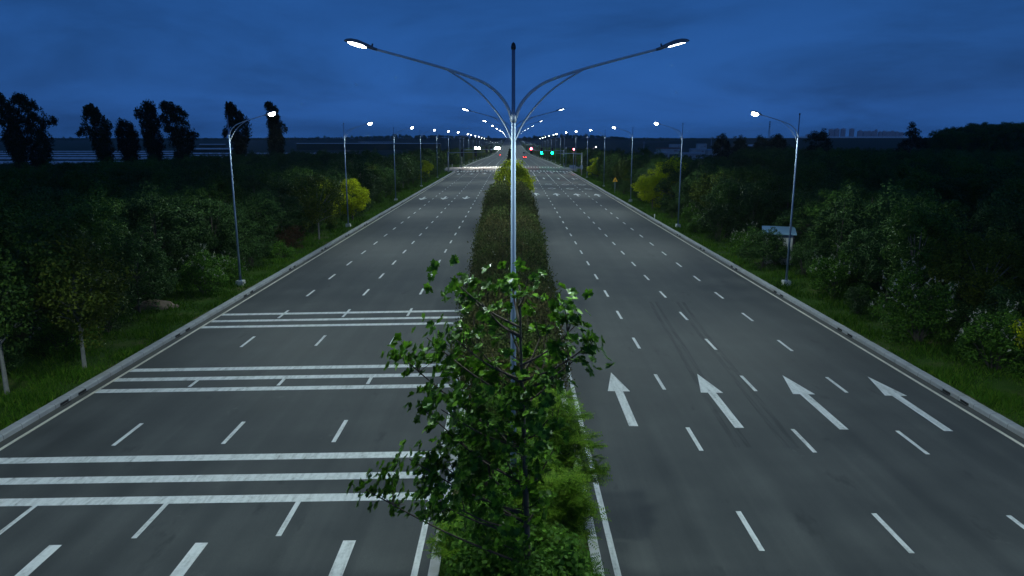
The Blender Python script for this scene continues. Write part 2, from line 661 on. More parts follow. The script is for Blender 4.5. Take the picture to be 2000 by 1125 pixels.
def kerb(name, xa, xb, y0, y1, h, mat, step=6.0, base=None):
    """kerb of separate stones' length; xa is the roadside face"""
    b = MB()
    n = max(1, int((y1 - y0) / step))
    bev = 0.04 * (1 if xb > xa else -1)
    rings = []
    for i in range(n + 1):
        y = y0 + (y1 - y0) * i / n
        zr = rz(xa, y)
        rings.append([Vector((xa, y, zr - .3)), Vector((xa, y, zr + h - .04)), Vector((xa + bev, y, zr + h)), Vector((xb, y, zr + h)), Vector((xb, y, zr - .3))])
    b.loft(rings)
    o = b.build(name, mat)
    tag(o, kind='structure')
    return o


def spans(y0, y1):
    out = [y0]
    y = y0
    while y < y1:
        y += 12 if y < 300 else 60
        out.append(min(y, y1))
    return out


for s in (-1, 1):
    for (a, b_) in ((-60, 233), (270, 2600)):
        k = kerb('kerb', s * 18.45, s * 18.80, a, b_, 0.20, M['concrete'])
        if a < 0:
            for i in range(12):                                       # paired drain inlets every ten metres
                yc = 28.2 + (i - 1) * 10.1
                for dy in (-0.62, 0.62):
                    d = MB()
                    zr = rz(18.45, yc)
                    xa = s * 18.45
                    d.box(min(xa - s * .004, xa + s * .05), max(xa - s * .004, xa + s * .05), yc + dy - .28, yc + dy + .28, zr + .012, zr + .115)
                    d.box(min(xa - s * .12, xa - s * .004), max(xa - s * .12, xa - s * .004), yc + dy - .28, yc + dy + .28, zr - .1, zr + .006)
                    d.build('drain_inlet', M['dark'], k)
    # rounded kerb returns into the cross road
    for (yc, sg) in ((233, 1), (270, -1)):
        bb = MB()
        rr = []
        for q in range(7):
            a = R(90 * q / 6)
            ring = []
            for (rad, h) in ((4.0, -.3), (4.0, .2), (3.64, .2), (3.64, -.3)):
                ring.append(Vector((s * (22.45 - rad * math.cos(a)), yc + sg * (rad * math.sin(a)), rz(18, yc) + h)))
            rr.append(ring)
        bb.loft(rr if s * sg > 0 else rr[::-1])
        tag(bb.build('kerb', M['concrete']), kind='structure')

MED = [(-60, 225), (277, 2600)]
for (a, b_) in MED:
    for s in (-1, 1):
        kerb('kerb', s * 2.12, s * 1.86, a, b_, 0.2, M['pale_kerb'])
    my = [a + (b_ - a) * i / 60 for i in range(61)]
    tag(sheet('median_ground', [-1.88, 0, 1.88], my, lambda x, y: z0(y) + .14, M['verge']), kind='structure')
for s in (-1, 1):
    for (a, b_) in ((-60, 229), (274, 1900)):
        my = [a + (b_ - a) * i / 60 for i in range(61)]
        xs = [s * q for q in (18.78, 20, 23, 27)]
        xs = sorted(xs)
        tag(sheet('verge', xs, my, lambda x, y: rz(18, y) + .17 - max(0, abs(x) - 24) * .06 + .03 * math.sin(x * 2.1 + y * .7), M['verge']), kind='structure')


def vz(x, y):
    return rz(18, y) + .15 - max(0, min(abs(x), 27) - 24) * .06


# ------------------------------------------------------------------ painted markings (parts of the road they lie on)
LIFT = 0.004


def strip(b, x0, x1, y0, y1, lift=LIFT):
    ysl = [y0]
    for q in road_ys:
        if y0 < q < y1:
            ysl.append(q)
    ysl.append(y1)
    vs, fs = [], []
    for y in ysl:
        vs += [(x0, y, rz(x0, y) + lift), (x1, y, rz(x1, y) + lift)]
    for i in range(len(ysl) - 1):
        fs.append((2 * i, 2 * i + 1, 2 * i + 3, 2 * i + 2))
    b.add(vs, fs)


def poly(b, pts, lift=LIFT):
    b.add([(x, y, rz(x, y) + lift) for x, y in pts], [tuple(range(len(pts)))])


BARS = [19.40, 20.76, 22.26, 29.02, 30.48, 31.83, 39.57, 40.93, 42.55]
for s, road in ((-1, RL), (1, RR)):
    for X, wd in ((2.48, .16), (18.0, .15)):
        b = MB()
        for (a, c_) in ((-50, 229), (274, 2500)):
            xa, xb = sorted((s * (X - wd / 2), s * (X + wd / 2)))
            strip(b, xa, xb, a, c_)
        b.build('edge_line', M['cream'] if X > 10 else M['paint'], road)
    for X in (6.38, 10.27, 14.14):
        b = MB()
        y = (17.15 if s < 0 else 16.45) - 6 * 6
        while y < 1500:
            if s < 0 and 29 < y < 30:                    # cut off where the speed bars were laid over it
                strip(b, s * X - .075, s * X + .075, y, 30.3)
            elif not (227 < y + 2 and y < 275) and not (s > 0 and 176 < y < 236) and not (s < 0 and 276 < y < 340):
                strip(b, s * X - .075, s * X + .075, y, y + 2.0)
            y += 6.03
        if s > 0:
            strip(b, s * X - .075, s * X + .075, 178, 226.5)
        else:
            strip(b, s * X - .075, s * X + .075, 276, 340)
        b.build('lane_line', M['paint'], road)
for yb in BARS:
    b = MB()
    xs = [-17.92, -14.14, -10.27, -6.38, -2.56]
    vs, fs = [], []
    for x in xs:
        vs += [(x, yb - .23, rz(x, yb) + .006), (x, yb + .23, rz(x, yb) + .006)]
    for i in range(4):
        fs.append((2 * i, 2 * i + 2, 2 * i + 3, 2 * i + 1))
    b.add(vs, fs)
    b.build('speed_bar', M['paint'], RL)


def arrow(x, y0, d, road, kind='straight'):
    """y0 tail, d = +1 away from the camera, 6 m long"""
    b = MB()
    sh = .17
    if kind == 'straight':
        poly(b, [(x - sh, y0), (x + sh, y0), (x + sh, y0 + d * 3.75), (x - sh, y0 + d * 3.75)][::d])
        poly(b, [(x - .47, y0 + d * 3.7), (x + .47, y0 + d * 3.7), (x, y0 + d * 6.15)][::d], LIFT + .001)
    elif kind == 'merge':                 # straight arrow with a broad barbed head
        poly(b, [(x - sh, y0), (x + sh, y0), (x + sh, y0 + d * 4), (x - sh, y0 + d * 4)][::d])
        poly(b, [(x - .75, y0 + d * 2.6), (x - .2, y0 + d * 3.6), (x + .2, y0 + d * 3.6), (x + .75, y0 + d * 2.6), (x + .5, y0 + d * 4.6), (x, y0 + d * 6.5), (x - .5, y0 + d * 4.6)][::d], LIFT + .001)
    else:
        t = -1 if kind == 'turn_left' else 1
        poly(b, [(x - sh, y0), (x + sh, y0), (x + sh, y0 + d * 4.5), (x - sh, y0 + d * 4.5)][::d])
        poly(b, [(x - .5, y0 + d * 4.4), (x + .5, y0 + d * 4.4), (x, y0 + d * 6.6)][::d], LIFT + .001)
        q = [(x, y0 + d * 2.0), (x + t * .9, y0 + d * 2.6), (x + t * .9, y0 + d * 1.9), (x + t * 1.5, y0 + d * 3.4), (x + t * .8, y0 + d * 4.6), (x + t * .8, y0 + d * 3.6), (x, y0 + d * 2.9)]
        poly(b, q if t * d > 0 else q[::-1], LIFT + .002)
    b.build('arrow_marking', M['paint'], road)


LANES = (4.40, 8.32, 12.20, 16.08)
for i, X in enumerate(LANES):
    arrow(X, 24.7, 1, RR)
    arrow(X, 132, 1, RR, 'merge')
    for yy in (187, 219):
        arrow(X, yy, 1, RR, ('turn_left', 'straight', 'straight', 'turn_right')[i] if yy == 187 else ('straight', 'straight', 'merge', 'turn_right')[i])
    arrow(-X, 17.06, -1, RL)
    arrow(-X, 131.5, -1, RL, 'merge')
    arrow(-X, 219, -1, RL, 'merge')
    for yy in (152, 166):
        b = MB()
        x, h, v_ = X, .95, 2.2
        for (p, q) in (((x - h, yy), (x, yy + v_)), ((x, yy + v_), (x + h, yy)), ((x + h, yy), (x, yy - v_)), ((x, yy - v_), (x - h, yy))):
            k = .74
            poly(b, [p, q, (x + (q[0] - x) * k, yy + (q[1] - yy) * k), (x + (p[0] - x) * k, yy + (p[1] - yy) * k)][::-1])
        b.build('diamond_marking', M['paint'], RR)
for s, road in ((-1, RL), (1, RR)):
    for (ya, yb) in ((229.5, 235.0), (266.0, 271.0)):
        b = MB()
        x = 2.6
        while x < 17.7:
            xa, xb = sorted((s * x, s * (x + .55)))
            strip(b, xa, xb, ya, yb)
            x += 1.05
        b.build('zebra_crossing', M['paint'], road)

# tyre tracks in the second and third lanes on the right
def track(pts, wd):
    b = MB()
    vs, fs = [], []
    for i, (x, y) in enumerate(pts):
        vs += [(x - wd / 2, y, rz(x, y) + .002), (x + wd / 2, y, rz(x, y) + .002)]
    for i in range(len(pts) - 1):
        fs.append((2 * i, 2 * i + 1, 2 * i + 3, 2 * i + 2))
    b.add(vs, fs)
    b.build('tyre_mark', M['tyre'], RR)


for dx in (0, .38, 1.75, 2.1):
    track([(8.05 + dx + .05 * (y - 30) + .0007 * (y - 30) ** 2 + .03 * math.sin(y * .4 + dx), y) for y in np.arange(23, 46, 1.5)], .2)

# ------------------------------------------------------------------ foliage tools
def rot_basis(nrm, rng):
    """random frames with the given normals: returns (u, v, n)"""
    n = nrm / (np.linalg.norm(nrm, axis=1, keepdims=True) + 1e-9)
    a = rng.normal(size=n.shape)
    u = a - n * np.sum(a * n, axis=1, keepdims=True)
    u /= np.linalg.norm(u, axis=1, keepdims=True) + 1e-9
    return u, np.cross(n, u), n


T_LEAF = (np.array([(0, 0, 0), (.32, .42, .07), (0, 1, -.06), (-.32, .42, .07)]), [np.array([(0, 1, 2, 3)])])
T_BLADE = (np.array([(-.05, 0, 0), (.05, 0, 0), (.02, 1, 0)]), [np.array([(0, 1, 2)])])


def lobed():
    pts = [(0, 0), (.10, .10), (.26, .12), (.17, .28), (.40, .38), (.22, .50), (.42, .68), (.18, .72), (0, 1.0)]
    vs = [(x, y, .10 * x) for x, y in pts] + [(-x, y, .10 * x) for x, y in pts[1:-1][::-1]]
    n = len(pts)
    right = list(range(n))
    left = [0, n - 1] + list(range(n, len(vs)))
    return (np.array(vs), [np.array([right]), np.array([left])])


def pinnate(pairs=7):
    vs, fs = [], []
    for i in range(pairs):
        y = .15 + .8 * i / pairs
        ln = .24 * (1 - .45 * abs(i / pairs - .4))
        for s in (-1, 1):
            b = len(vs)
            zc = -.22 * (y ** 2)
            vs += [(0, y, zc), (s * ln * .5, y + ln * .10, zc + .01), (s * ln, y + ln * .45, zc - .03), (s * ln * .45, y + ln * .42, zc + .01)]
            fs.append((b, b + 1, b + 2, b + 3) if s > 0 else (b + 3, b + 2, b + 1, b))
    return (np.array(vs), [np.array(fs)])


T_LOBED = lobed()
T_PIN = pinnate()


def leaves(P, Nn, size, tmpl, rng, U=None):
    """instances of a leaf template at P; leaf plane normal Nn; optional leaf direction U"""
    V0, FT = tmpl
    if U is None:
        u, v, n = rot_basis(Nn, rng)
    else:
        v = U / (np.linalg.norm(U, axis=1, keepdims=True) + 1e-9)
        n = Nn - v * np.sum(Nn * v, axis=1, keepdims=True)
        n /= np.linalg.norm(n, axis=1, keepdims=True) + 1e-9
        u = np.cross(v, n)
    sz = np.asarray(size).reshape(-1, 1, 1) * np.ones((len(P), 1, 1))
    V = P[:, None, :] + sz * (V0[None, :, 0:1] * u[:, None, :] + V0[None, :, 1:2] * v[:, None, :] + V0[None, :, 2:3] * n[:, None, :])
    k = len(V0)
    off = (np.arange(len(P)) * k)[:, None, None]
    F = [(off + f[None]).reshape(-1, f.shape[1]) for f in FT]
    return V.reshape(-1, 3), F


def clump_cloud(cen, rad, per, rng, shell=.55, flat=.8):
    """points round each clump centre, with outward normals"""
    m = len(cen)
    d = rng.normal(size=(m * per, 3))
    d /= np.linalg.norm(d, axis=1, keepdims=True)
    r = rng.uniform(shell, 1.0, size=(m * per, 1)) ** .7
    rad = np.repeat(np.asarray(rad) * np.ones(m), per)[:, None]
    P = np.repeat(cen, per, axis=0) + d * r * rad * np.array([1, 1, flat])
    return P, d


def crown_clumps(rng, n, rx, ry, rzz, cz, fill=.5, taper=0.0):
    """clump centres in an egg-shaped crown, uneven"""
    out = []
    k = rng.uniform(0, 6.28, 4)
    while len(out) < n:
        d = rng.normal(size=3)
        d /= np.linalg.norm(d)
        az = math.atan2(d[1], d[0])
        wob = 1 + .16 * math.sin(2 * az + k[0]) + .12 * math.sin(3 * az + k[1] + 2 * d[2]) + .10 * math.sin(4 * d[2] + k[2])
        r = rng.uniform(fill, 1.0) ** .6 * wob
        tz = d[2] * r
        sc = 1 - taper * max(0, tz)
        out.append((d[0] * r * rx * sc, d[1] * r * ry * sc, cz + tz * rzz))
    return np.array(out)


def make_plant(name, rng, h, rx, rzz, cz, nclump, cr, per, size, mat, bark='bark', trunk_r=.09, trunk_top=None, tmpl=T_LEAF,
               fill=.35, taper=.25, limbs=16, upb=.45, stems=1, flowers=0, loc=(0, 0, 0), crown_name='crown', trunk_name='trunk', twigs=0):
    root = empty(name, loc)
    cen = crown_clumps(rng, nclump, rx, rx * rng.uniform(.9, 1.1), rzz, cz, fill, taper)
    cen[:, 2] = np.maximum(cen[:, 2], cr * .5)
    crs = cr * rng.uniform(.65, 1.3, size=nclump)
    P, d = clump_cloud(cen, crs, per, rng)
    nn = d + np.array([0, 0, upb]) + rng.normal(scale=.5, size=d.shape)
    V, F = leaves(P, nn, size * rng.uniform(.7, 1.35, size=len(P)), tmpl, rng)
    if flowers:                                          # cream panicles, part of the foliage
        top = cen[np.argsort(-(cen[:, 2] + .4 * np.hypot(cen[:, 0], cen[:, 1])))][:max(6, int(nclump * .6))]
        FV, FN = [], []
        for i in range(flowers):
            q = top[i % len(top)]
            dd = np.array([q[0], q[1], .6 * rx]) + rng.normal(scale=.6, size=3)
            dd /= np.linalg.norm(dd)
            st = q + dd * cr * rng.uniform(.75, 1.15)
            dv = dd * .7 + np.array([0, 0, .7]) + rng.normal(scale=.25, size=3)
            ln = rng.uniform(.10, .24)
            m_ = 12
            tt_ = rng.uniform(0, 1, m_)[:, None]
            FV.append(st + dv * ln * tt_ + rng.normal(scale=.032, size=(m_, 3)) * (1.1 - tt_))
        FV = np.concatenate(FV)
        V2, F2 = leaves(FV, rng.normal(size=FV.shape), rng.uniform(.04, .075, len(FV)), T_LEAF, rng)
        nf1, nf2 = len(F[0]), len(F2[0])
        F = [np.concatenate([F[0], F2[0] + len(V)])]
        V = np.concatenate([V, V2])
        c = np_mesh(crown_name, V, F, [mat, M['flower']], root, np.array([0] * nf1 + [1] * nf2))
    else:
        c = np_mesh(crown_name, V, F, mat, root)
    b = MB()
    tt = trunk_top or cz
    if stems == 1:
        bend = rng.normal(scale=.08, size=2)
        tp = [(0, 0, -.15), (bend[0] * .5, bend[1] * .5, tt * .4), (bend[0], bend[1], tt), (bend[0] * 1.3, bend[1] * 1.2, min(h * .93, cz + rzz * .75))]
        b.tube(tp, [trunk_r * 1.25, trunk_r, trunk_r * .75, trunk_r * .15], 7)
    ids = rng.permutation(nclump)[:limbs]
    for i in ids:
        q = cen[i]
        if stems == 1:
            st = np.array([0, 0, max(tt * .55, min(q[2] * .7, tt * 1.15))])
        else:
            a = rng.uniform(0, 6.28)
            st = np.array([math.cos(a) * .12, math.sin(a) * .12, -.1])
        md = st * .45 + q * .55 + np.array([0, 0, .12])
        b.tube([st, md, q], [trunk_r * .5, trunk_r * .32, trunk_r * .1], 5, cap=False)
    b.build(trunk_name if stems == 1 else 'stems', M[bark], root)
    return root


# ------------------------------------------------------------------ street lamps
def smooth_path(pts, n=4):
    """Catmull-Rom through pts"""
    out = []
    P = [Vector(p) for p in pts]
    for i in range(len(P) - 1):
        a, b_, c, d = P[max(i - 1, 0)], P[i], P[i + 1], P[min(i + 2, len(P) - 1)]
        for k in range(n):
            t = k / n
            out.append(.5 * ((2 * b_) + (c - a) * t + (2 * a - 5 * b_ + 4 * c - d) * t * t + (3 * b_ - a - 3 * c + d) * t ** 3))
    out.append(P[-1])
    return out


ARM = [(.03, 0, 10.62), (.13, 0, 10.90), (.29, 0, 11.12), (.50, 0, 11.30), (.77, 0, 11.44), (1.41, 0, 11.65), (2.2, 0, 11.86), (3.0, 0, 12.06)]
BRACE = [(.03, 0, 10.20), (.18, 0, 10.52), (.40, 0, 10.83), (.72, 0, 11.17), (1.04, 0, 11.41), (1.44, 0, 11.645)]


def arm_mesh():
    b = MB()
    p = smooth_path(ARM)
    b.tube(p, [.038 - .013 * i / len(p) for i in range(len(p))], 10)
    b.tube([(0, 0, 10.58), (0, 0, 10.72)], .066, 14)
    return b


def brace_mesh():
    b = MB()
    b.tube(smooth_path(BRACE), .02, 8)
    return b


def head_mesh():
    """cobra head, joint at the origin, pointing +x"""
    b = MB()
    prof = [(-.04, .035, .035, -.035), (.06, .045, .045, -.038), (.17, .06, .075, -.03), (.30, .115, .095, -.02), (.45, .145, .115, -.018), (.60, .135, .10, -.018), (.70, .09, .065, -.02), (.76, .02, .02, -.015)]
    rings = []
    for x, hw, zt, zb in prof:
        r = []
        for k in range(12):
            a = 2 * math.pi * k / 12
            yy, s = hw * math.cos(a), math.sin(a)
            r.append(Vector((x, yy, s * zt if s > 0 else -s * zb)))
        rings.append(r)
    b.loft(rings)
    b.tube([(.10, 0, .05), (.10, 0, .115)], [.022, .022], 8)
    return b


def lens_mesh(drop):
    b = MB()
    rings = []
    nn = 6
    for i in range(nn + 1):
        a = (math.pi / 2) * i / nn
        k = math.cos(a)
        rings.append([Vector((.44 + .235 * k * math.cos(2 * math.pi * j / 16), .118 * k * math.sin(2 * math.pi * j / 16), -.014 - drop * math.sin(a))) for j in range(16)])
    b.loft(rings[::-1], cap=False)
    return b


ld = bpy.data.lights.new('lamp_light', 'SPOT')
ld.energy = LAMP_W
ld.color = (0.81, 1.0, 0.93)
ld.spot_size = R(154)
ld.spot_blend = 0.6
ld.shadow_soft_size = 0.22
ld.use_nodes = True                      # batwing street optic: more light thrown sideways than straight down
lt = ld.node_tree
lem = lt.nodes['Emission']
ltc = N(lt, 'ShaderNodeTexCoord')
lsp = N(lt, 'ShaderNodeSeparateXYZ')
L(lt, ltc.outputs['Normal'], lsp.inputs[0])
lcos = math_node(lt, 'MAXIMUM', math_node(lt, 'ABSOLUTE', lsp.outputs[2]), 0.45)
L(lt, math_node(lt, 'MULTIPLY', math_node(lt, 'POWER', lcos, -1.7), 0.42), lem.inputs['Strength'])


def add_arm(root, side, sx, roll, drop):
    """side +1: arm towards +x"""
    a = arm_mesh().build('arm', M['arm'], root, True)
    br = brace_mesh().build('brace', M['arm'], root, True)
    for q in (a, br):
        q.scale = (side * sx, 1, 1)
    h = head_mesh().build('lamp_head', M['headgrey'], root, True)
    h.location = (side * 3.0 * sx, 0, 12.06)
    le = lens_mesh(drop).build('lens', M['lens'], h, True)
    lo = bpy.data.objects.new('lamp_light', ld)
    lo.location = (side * (3.0 * sx + .45), 0, 11.72)
    link(lo, root)
    h.rotation_euler = (roll, R(-15), 0 if side > 0 else math.pi)
    h.scale = (.88, .85, .8)
    return h


def lamp_base():
    b = MB()
    b.box(-.30, .30, -.30, .30, -.25, .42, .05, .05)
    return b


def pole_mesh(foot):
    b = MB()
    b.tube([(0, 0, foot), (0, 0, 5.0), (0, 0, 10.75), (0, 0, 10.78), (0, 0, 12.05)], [.082, .065, .049, .039, .037], 16)
    b.tube([(0, 0, foot), (0, 0, foot + .03)], [.17, .17], 12)
    return b


def cap_mesh():
    b = MB()
    b.tube([(0, 0, 12.05), (0, 0, 12.08), (0, 0, 12.12), (0, 0, 12.17), (0, 0, 12.20)], [.04, .052, .05, .038, .01], 12)
    return b


def make_lamp(double, roll=0):
    root = empty('street_lamp', (0, 0, 0))
    pole_mesh(.42).build('pole', M['galv'], root, True)
    lamp_base().build('base', M['pale_kerb'], root)
    cap_mesh().build('cap', M['black'], root, True)
    if double:
        add_arm(root, -1, .955, R(9), .04)
        add_arm(root, 1, 1.0, R(3), .014)
    else:
        add_arm(root, 1, .88, R(roll), .15).scale = (1.05, 1.3, 1.25)
    return root


ORD = ['first', 'second', 'third', 'fourth', 'fifth', 'sixth', 'seventh', 'eighth', 'ninth', 'tenth']
dbl = make_lamp(True)
sgl = {-1: make_lamp(False, -14), 1: make_lamp(False, 14)}
NROW = 42
used = {}
for i in range(-1, NROW):
    y = 15.5 + 35.0 * i
    for kind, x, ang in (('d', -.07, 0), ('s', -19.75, 0), ('s', 19.75, math.pi)):
        yy = y + (0 if kind == 'd' or i < 2 else random.uniform(-1.0, 1.0))
        if 236 < yy < 268:
            yy = 274.0
        z = z0(yy) + .14 if kind == 'd' else vz(19.75, yy)
        src = dbl if kind == 'd' else sgl[-1 if x < 0 else 1]
        if src.name not in used:
            o = src
            o.location = (x, yy, z)
            o.rotation_euler = (0, 0, ang)
            used[src.name] = True
        else:
            o = dup(src, (x, yy, z), ang)
            if i > 7:                                # far lenses shrunk and flattened so distant lamps look dimmer
                for hd in CH[o.name]:
                    for le in CH.get(hd.name, []):
                        le.scale = (.8, .8, .4) if i < 13 else (.5, .5, .15)
        nm = 'two-armed median street lamp' if kind == 'd' else ('single-arm street lamp on the left verge' if x < 0 else 'single-arm street lamp on the right verge')
        grp = 'lamps along the median' if kind == 'd' else ('lamps along the left verge' if x < 0 else 'lamps along the right verge')
        if i < (0 if kind == 'd' else 1):
            lab = 'pale ' + nm + (' standing outside the picture by the viewer')
        elif kind == 'd':
            lab = ('tall foreground street lamp with two curved arms rising behind the leafy median tree' if i == 0 else
                   (f'{nm}, {ORD[i]} from the viewer, over the planted strip' if i < 6 else f'tiny distant {nm} far down the road'))
        else:
            lab = (f'pale {nm}, {ORD[i - 1]} visible from the viewer' if i < 7 else f'thin distant {nm} beyond the crossing')
        tag(o, lab, 'street lamp', grp)

# ------------------------------------------------------------------ median planting
def hedge():
    rng = np.random.default_rng(11)
    n = 170000
    y = 23.6 + (97 - 23.6) * rng.uniform(0, 1, n) ** 1.45
    th = rng.uniform(0, math.pi, n)
    def fn(a, b_, k):
        return np.sin(a * 1.3 + k) * np.sin(b_ * 1.7 + 2 * k) + .6 * np.sin(a * 2.9 + 1.3 * k) * np.sin(b_ * 3.1 + k)
    hw = 2.0 + .012 * (y - 20) + .22 * np.sin(y * .55) + .14 * np.sin(y * 1.37 + 1)
    ht = 3.55 + .010 * (y - 20) + .22 * np.sin(y * .41 + 2) + .18 * np.sin(y * 1.1)
    lump = 1 + .085 * fn(y * .9, th * 2.5, .7) + .06 * fn(y * 2.1, th * 5, 2.1)
    e = np.clip((y - 23.4) / 4.0, 0, 1) ** .5
    e2 = np.clip((97 - y) / 2.0, 0, 1) ** .5
    c, s = np.cos(th), np.sin(th)
    pw = .62
    dep = rng.uniform(.62, 1.0, n) ** .6 * np.where(rng.uniform(0, 1, n) < .12, rng.uniform(1.0, 1.13, n), 1)
    k = lump * dep * e * e2
    X = -.10 - .005 * (y - 20) + np.sign(c) * np.abs(c) ** pw * hw * k
    Z = .35 + np.abs(s) ** pw * (ht - .35) * k
    P = np.stack([X, y, Z], 1)
    nr = np.stack([c, rng.normal(scale=.4, size=n), s], 1)
    U = np.stack([c * .7, rng.normal(scale=.55, size=n), .9 + .3 * rng.normal(size=n)], 1)
    size = (.068 + .0010 * y) * rng.uniform(.7, 1.5, n)
    V, F = leaves(P, nr + rng.normal(scale=.5, size=nr.shape), size, T_LEAF, rng, U)
    root = empty('hedge', (0, 55, 0.1))
    V[:, 1] -= 55
    V[:, 2] += .05
    np_mesh('foliage', V, F, LM['hedge'], root)
    b = MB()
    for i in range(260):                         # upright shoots standing proud of the clipped mass
        yy = 25 + 71 * rng.uniform() ** 1.4
        hw_ = 1.9 + .009 * yy
        xx = -.1 + rng.uniform(-1, 1) * hw_ * .95
        zt = .3 + 3.45 * (max(0.0, 1 - (abs(xx) / hw_) ** 3.2)) ** .4
        st = Vector((xx, yy - 55, zt * .75))
        b.tube([st, st + Vector((rng.normal(scale=.08), rng.normal(scale=.08), .25 * zt + rng.uniform(.15, .55)))], [.014, .004], 4, cap=False)
    for i in range(110):
        yy = 25 + 71 * i / 110
        xx = rng.uniform(-1.5, 1.3)
        b.tube([(xx, yy - 55, .0), (xx * 1.25, yy - 55 + rng.normal(scale=.3), 2.7)], [.035, .012], 5, cap=False)
    tag(b.build('stems', M['twig'], root), kind='stuff')
    tag(root, 'long dense dark olive hedge of shrubs along the median behind the lamp', 'hedge')


hedge()


def oak():
    rng = np.random.default_rng(5)
    base = (.17, 12.0, .14)
    root = empty('young_tree', base)

    def back(px, py, D):
        c, s = math.cos(PITCH), math.sin(PITCH)
        u, v = (px - 1000) / 1390., (562.5 - py) / 1390.
        t = D / (c + v * s)
        return np.array((u * t + CAM_X, D, CAM_H + t * (v * c - s)))
    boughs = [  # shape of the crown: bough tips as seen, depths spread round the trunk
        [(715, 957), (738, 962), (768, 952), (790, 985), (765, 925)], [(800, 897), (832, 905), (850, 930), (826, 935)], [(842, 975), (855, 1005), (838, 960)],
        [(778, 692), (800, 695), (820, 707), (838, 712)], [(834, 660), (852, 672), (862, 690), (842, 684)], [(818, 792), (850, 770), (842, 800)], [(880, 542), (888, 556)],
        [(903, 566), (910, 582)], [(952, 562), (968, 585), (940, 590)], [(998, 540), (1012, 556), (990, 565)], [(1030, 545), (1022, 570)],
        [(1102, 588), (1120, 600), (1108, 612), (1128, 632), (1118, 625)], [(1156, 670), (1160, 690), (1140, 692), (1148, 682)], [(1112, 684), (1090, 690), (1126, 700)],
        [(948, 610), (930, 640), (915, 660)], [(990, 610), (1000, 640)], [(1040, 605), (1046, 640), (1062, 640)], [(880, 655), (895, 672), (905, 648)],
        [(900, 705), (880, 720), (930, 725), (912, 740)], [(960, 690), (985, 715), (955, 735)], [(1020, 690), (1042, 715), (1065, 700)], [(1085, 735), (1062, 752), (1048, 735)],
        [(945, 775), (975, 765), (930, 800), (900, 790)], [(1005, 785), (1035, 775), (1050, 800)], [(880, 780), (862, 800)], [(905, 835), (935, 845), (890, 860), (875, 845)],
        [(975, 830), (1000, 845)], [(1040, 835), (1070, 820), (1055, 860)], [(870, 885), (895, 905), (862, 905)], [(925, 905), (945, 925)], [(990, 900), (1015, 905)], [(1055, 900), (1080, 880)],
        [(900, 960), (880, 985)], [(950, 975), (970, 1000)], [(1030, 980), (1060, 960)]]
    tips, bb = [], MB()
    top = np.array((-.05, .15, 7.7)) + np.array((0, 0, 0))
    trunk = smooth_path([(0, 0, -.1), (.02, .02, 2.5), (-.04, .05, 4.6), (-.10, .1, 6.2), (-.14, .12, 7.75)], 5)
    bb.tube(trunk, [.075 - .065 * (i / len(trunk)) for i in range(len(trunk))], 9)
    limb = MB()
    for bi, bl in enumerate(boughs):
        dep = rng.uniform(-1.25, 1.25)
        pts = [back(px, py, base[1] + dep + rng.normal(scale=.16)) - np.array(base) for px, py in bl]
        tips += pts
        far = max(pts, key=lambda q: abs(q[0]) + .5 * abs(q[1]))
        zst = max(2.4, far[2] - .45 * math.hypot(far[0], far[1]) - .35)
        zst = min(zst, 7.4)
        st = np.array((-.02 * zst, .015 * zst, zst))
        md = st * .5 + far * .5 + np.array((0, 0, -.10))
        limb.tube(smooth_path([st, md, far], 4), [.026 - .02 * k / 9 for k in range(9)], 5, cap=False)
        for q in pts:
            limb.tube([md * .35 + far * .65, q], [.010, .004], 4, cap=False)
    ntip = len(tips)
    for i in range(36):                                  # inner clusters
        z = rng.uniform(2.9, 6.9)
        r = (1.15 - .11 * abs(z - 5)) * (1 if z < 5.6 else .62) * rng.uniform(.15, 1) ** .7
        a = rng.uniform(0, 6.28)
        q = np.array((r * math.cos(a) * .8 - .3, r * math.sin(a), z))
        tips.append(q)
        limb.tube([(-.02 * z, .015 * z, z - .35), q], [.012, .004], 4, cap=False)
    P, U, Nn, sz = [], [], [], []
    for ti, q in enumerate(tips):
        for sub in range((rng.integers(5, 8) if q[2] > 6.6 else (rng.integers(11, 17) if abs(q[0]) > .85 else rng.integers(5, 9))) if ti < ntip else (rng.integers(2, 4) if q[2] > 6.4 else rng.integers(6, 9))):
            c = q + rng.normal(scale=.155 if ti < ntip else .13, size=3)
            k = rng.integers(6, 11)
            ax = np.array((q[0] * .5, q[1] * .5, .5)) + rng.normal(scale=.35, size=3)
            ax /= np.linalg.norm(ax)
            u, v, n = rot_basis(ax[None], rng)
            a0 = rng.uniform(0, 6.28)
            for j in range(k):
                a = a0 + j * 2.4
                dr = (u[0] * math.cos(a) + v[0] * math.sin(a)) + ax * rng.uniform(-.25, .45)
                P.append(c)
                U.append(dr)
                Nn.append(ax - dr * .3 + rng.normal(scale=.25, size=3))
                sz.append(rng.uniform(.07, .15))
    V, F = leaves(np.array(P), np.array(Nn), np.array(sz), T_LOBED, rng, np.array(U))
    np_mesh('crown', V, F, LM['oak'], root)
    bb.build('trunk', M['bark'], root, True)
    limb.build('branches', M['twig'], root)
    tag(root, 'young broadleaf tree with lobed glossy leaves in front of the nearest lamp post', 'tree')


oak()

rg = np.random.default_rng(21)


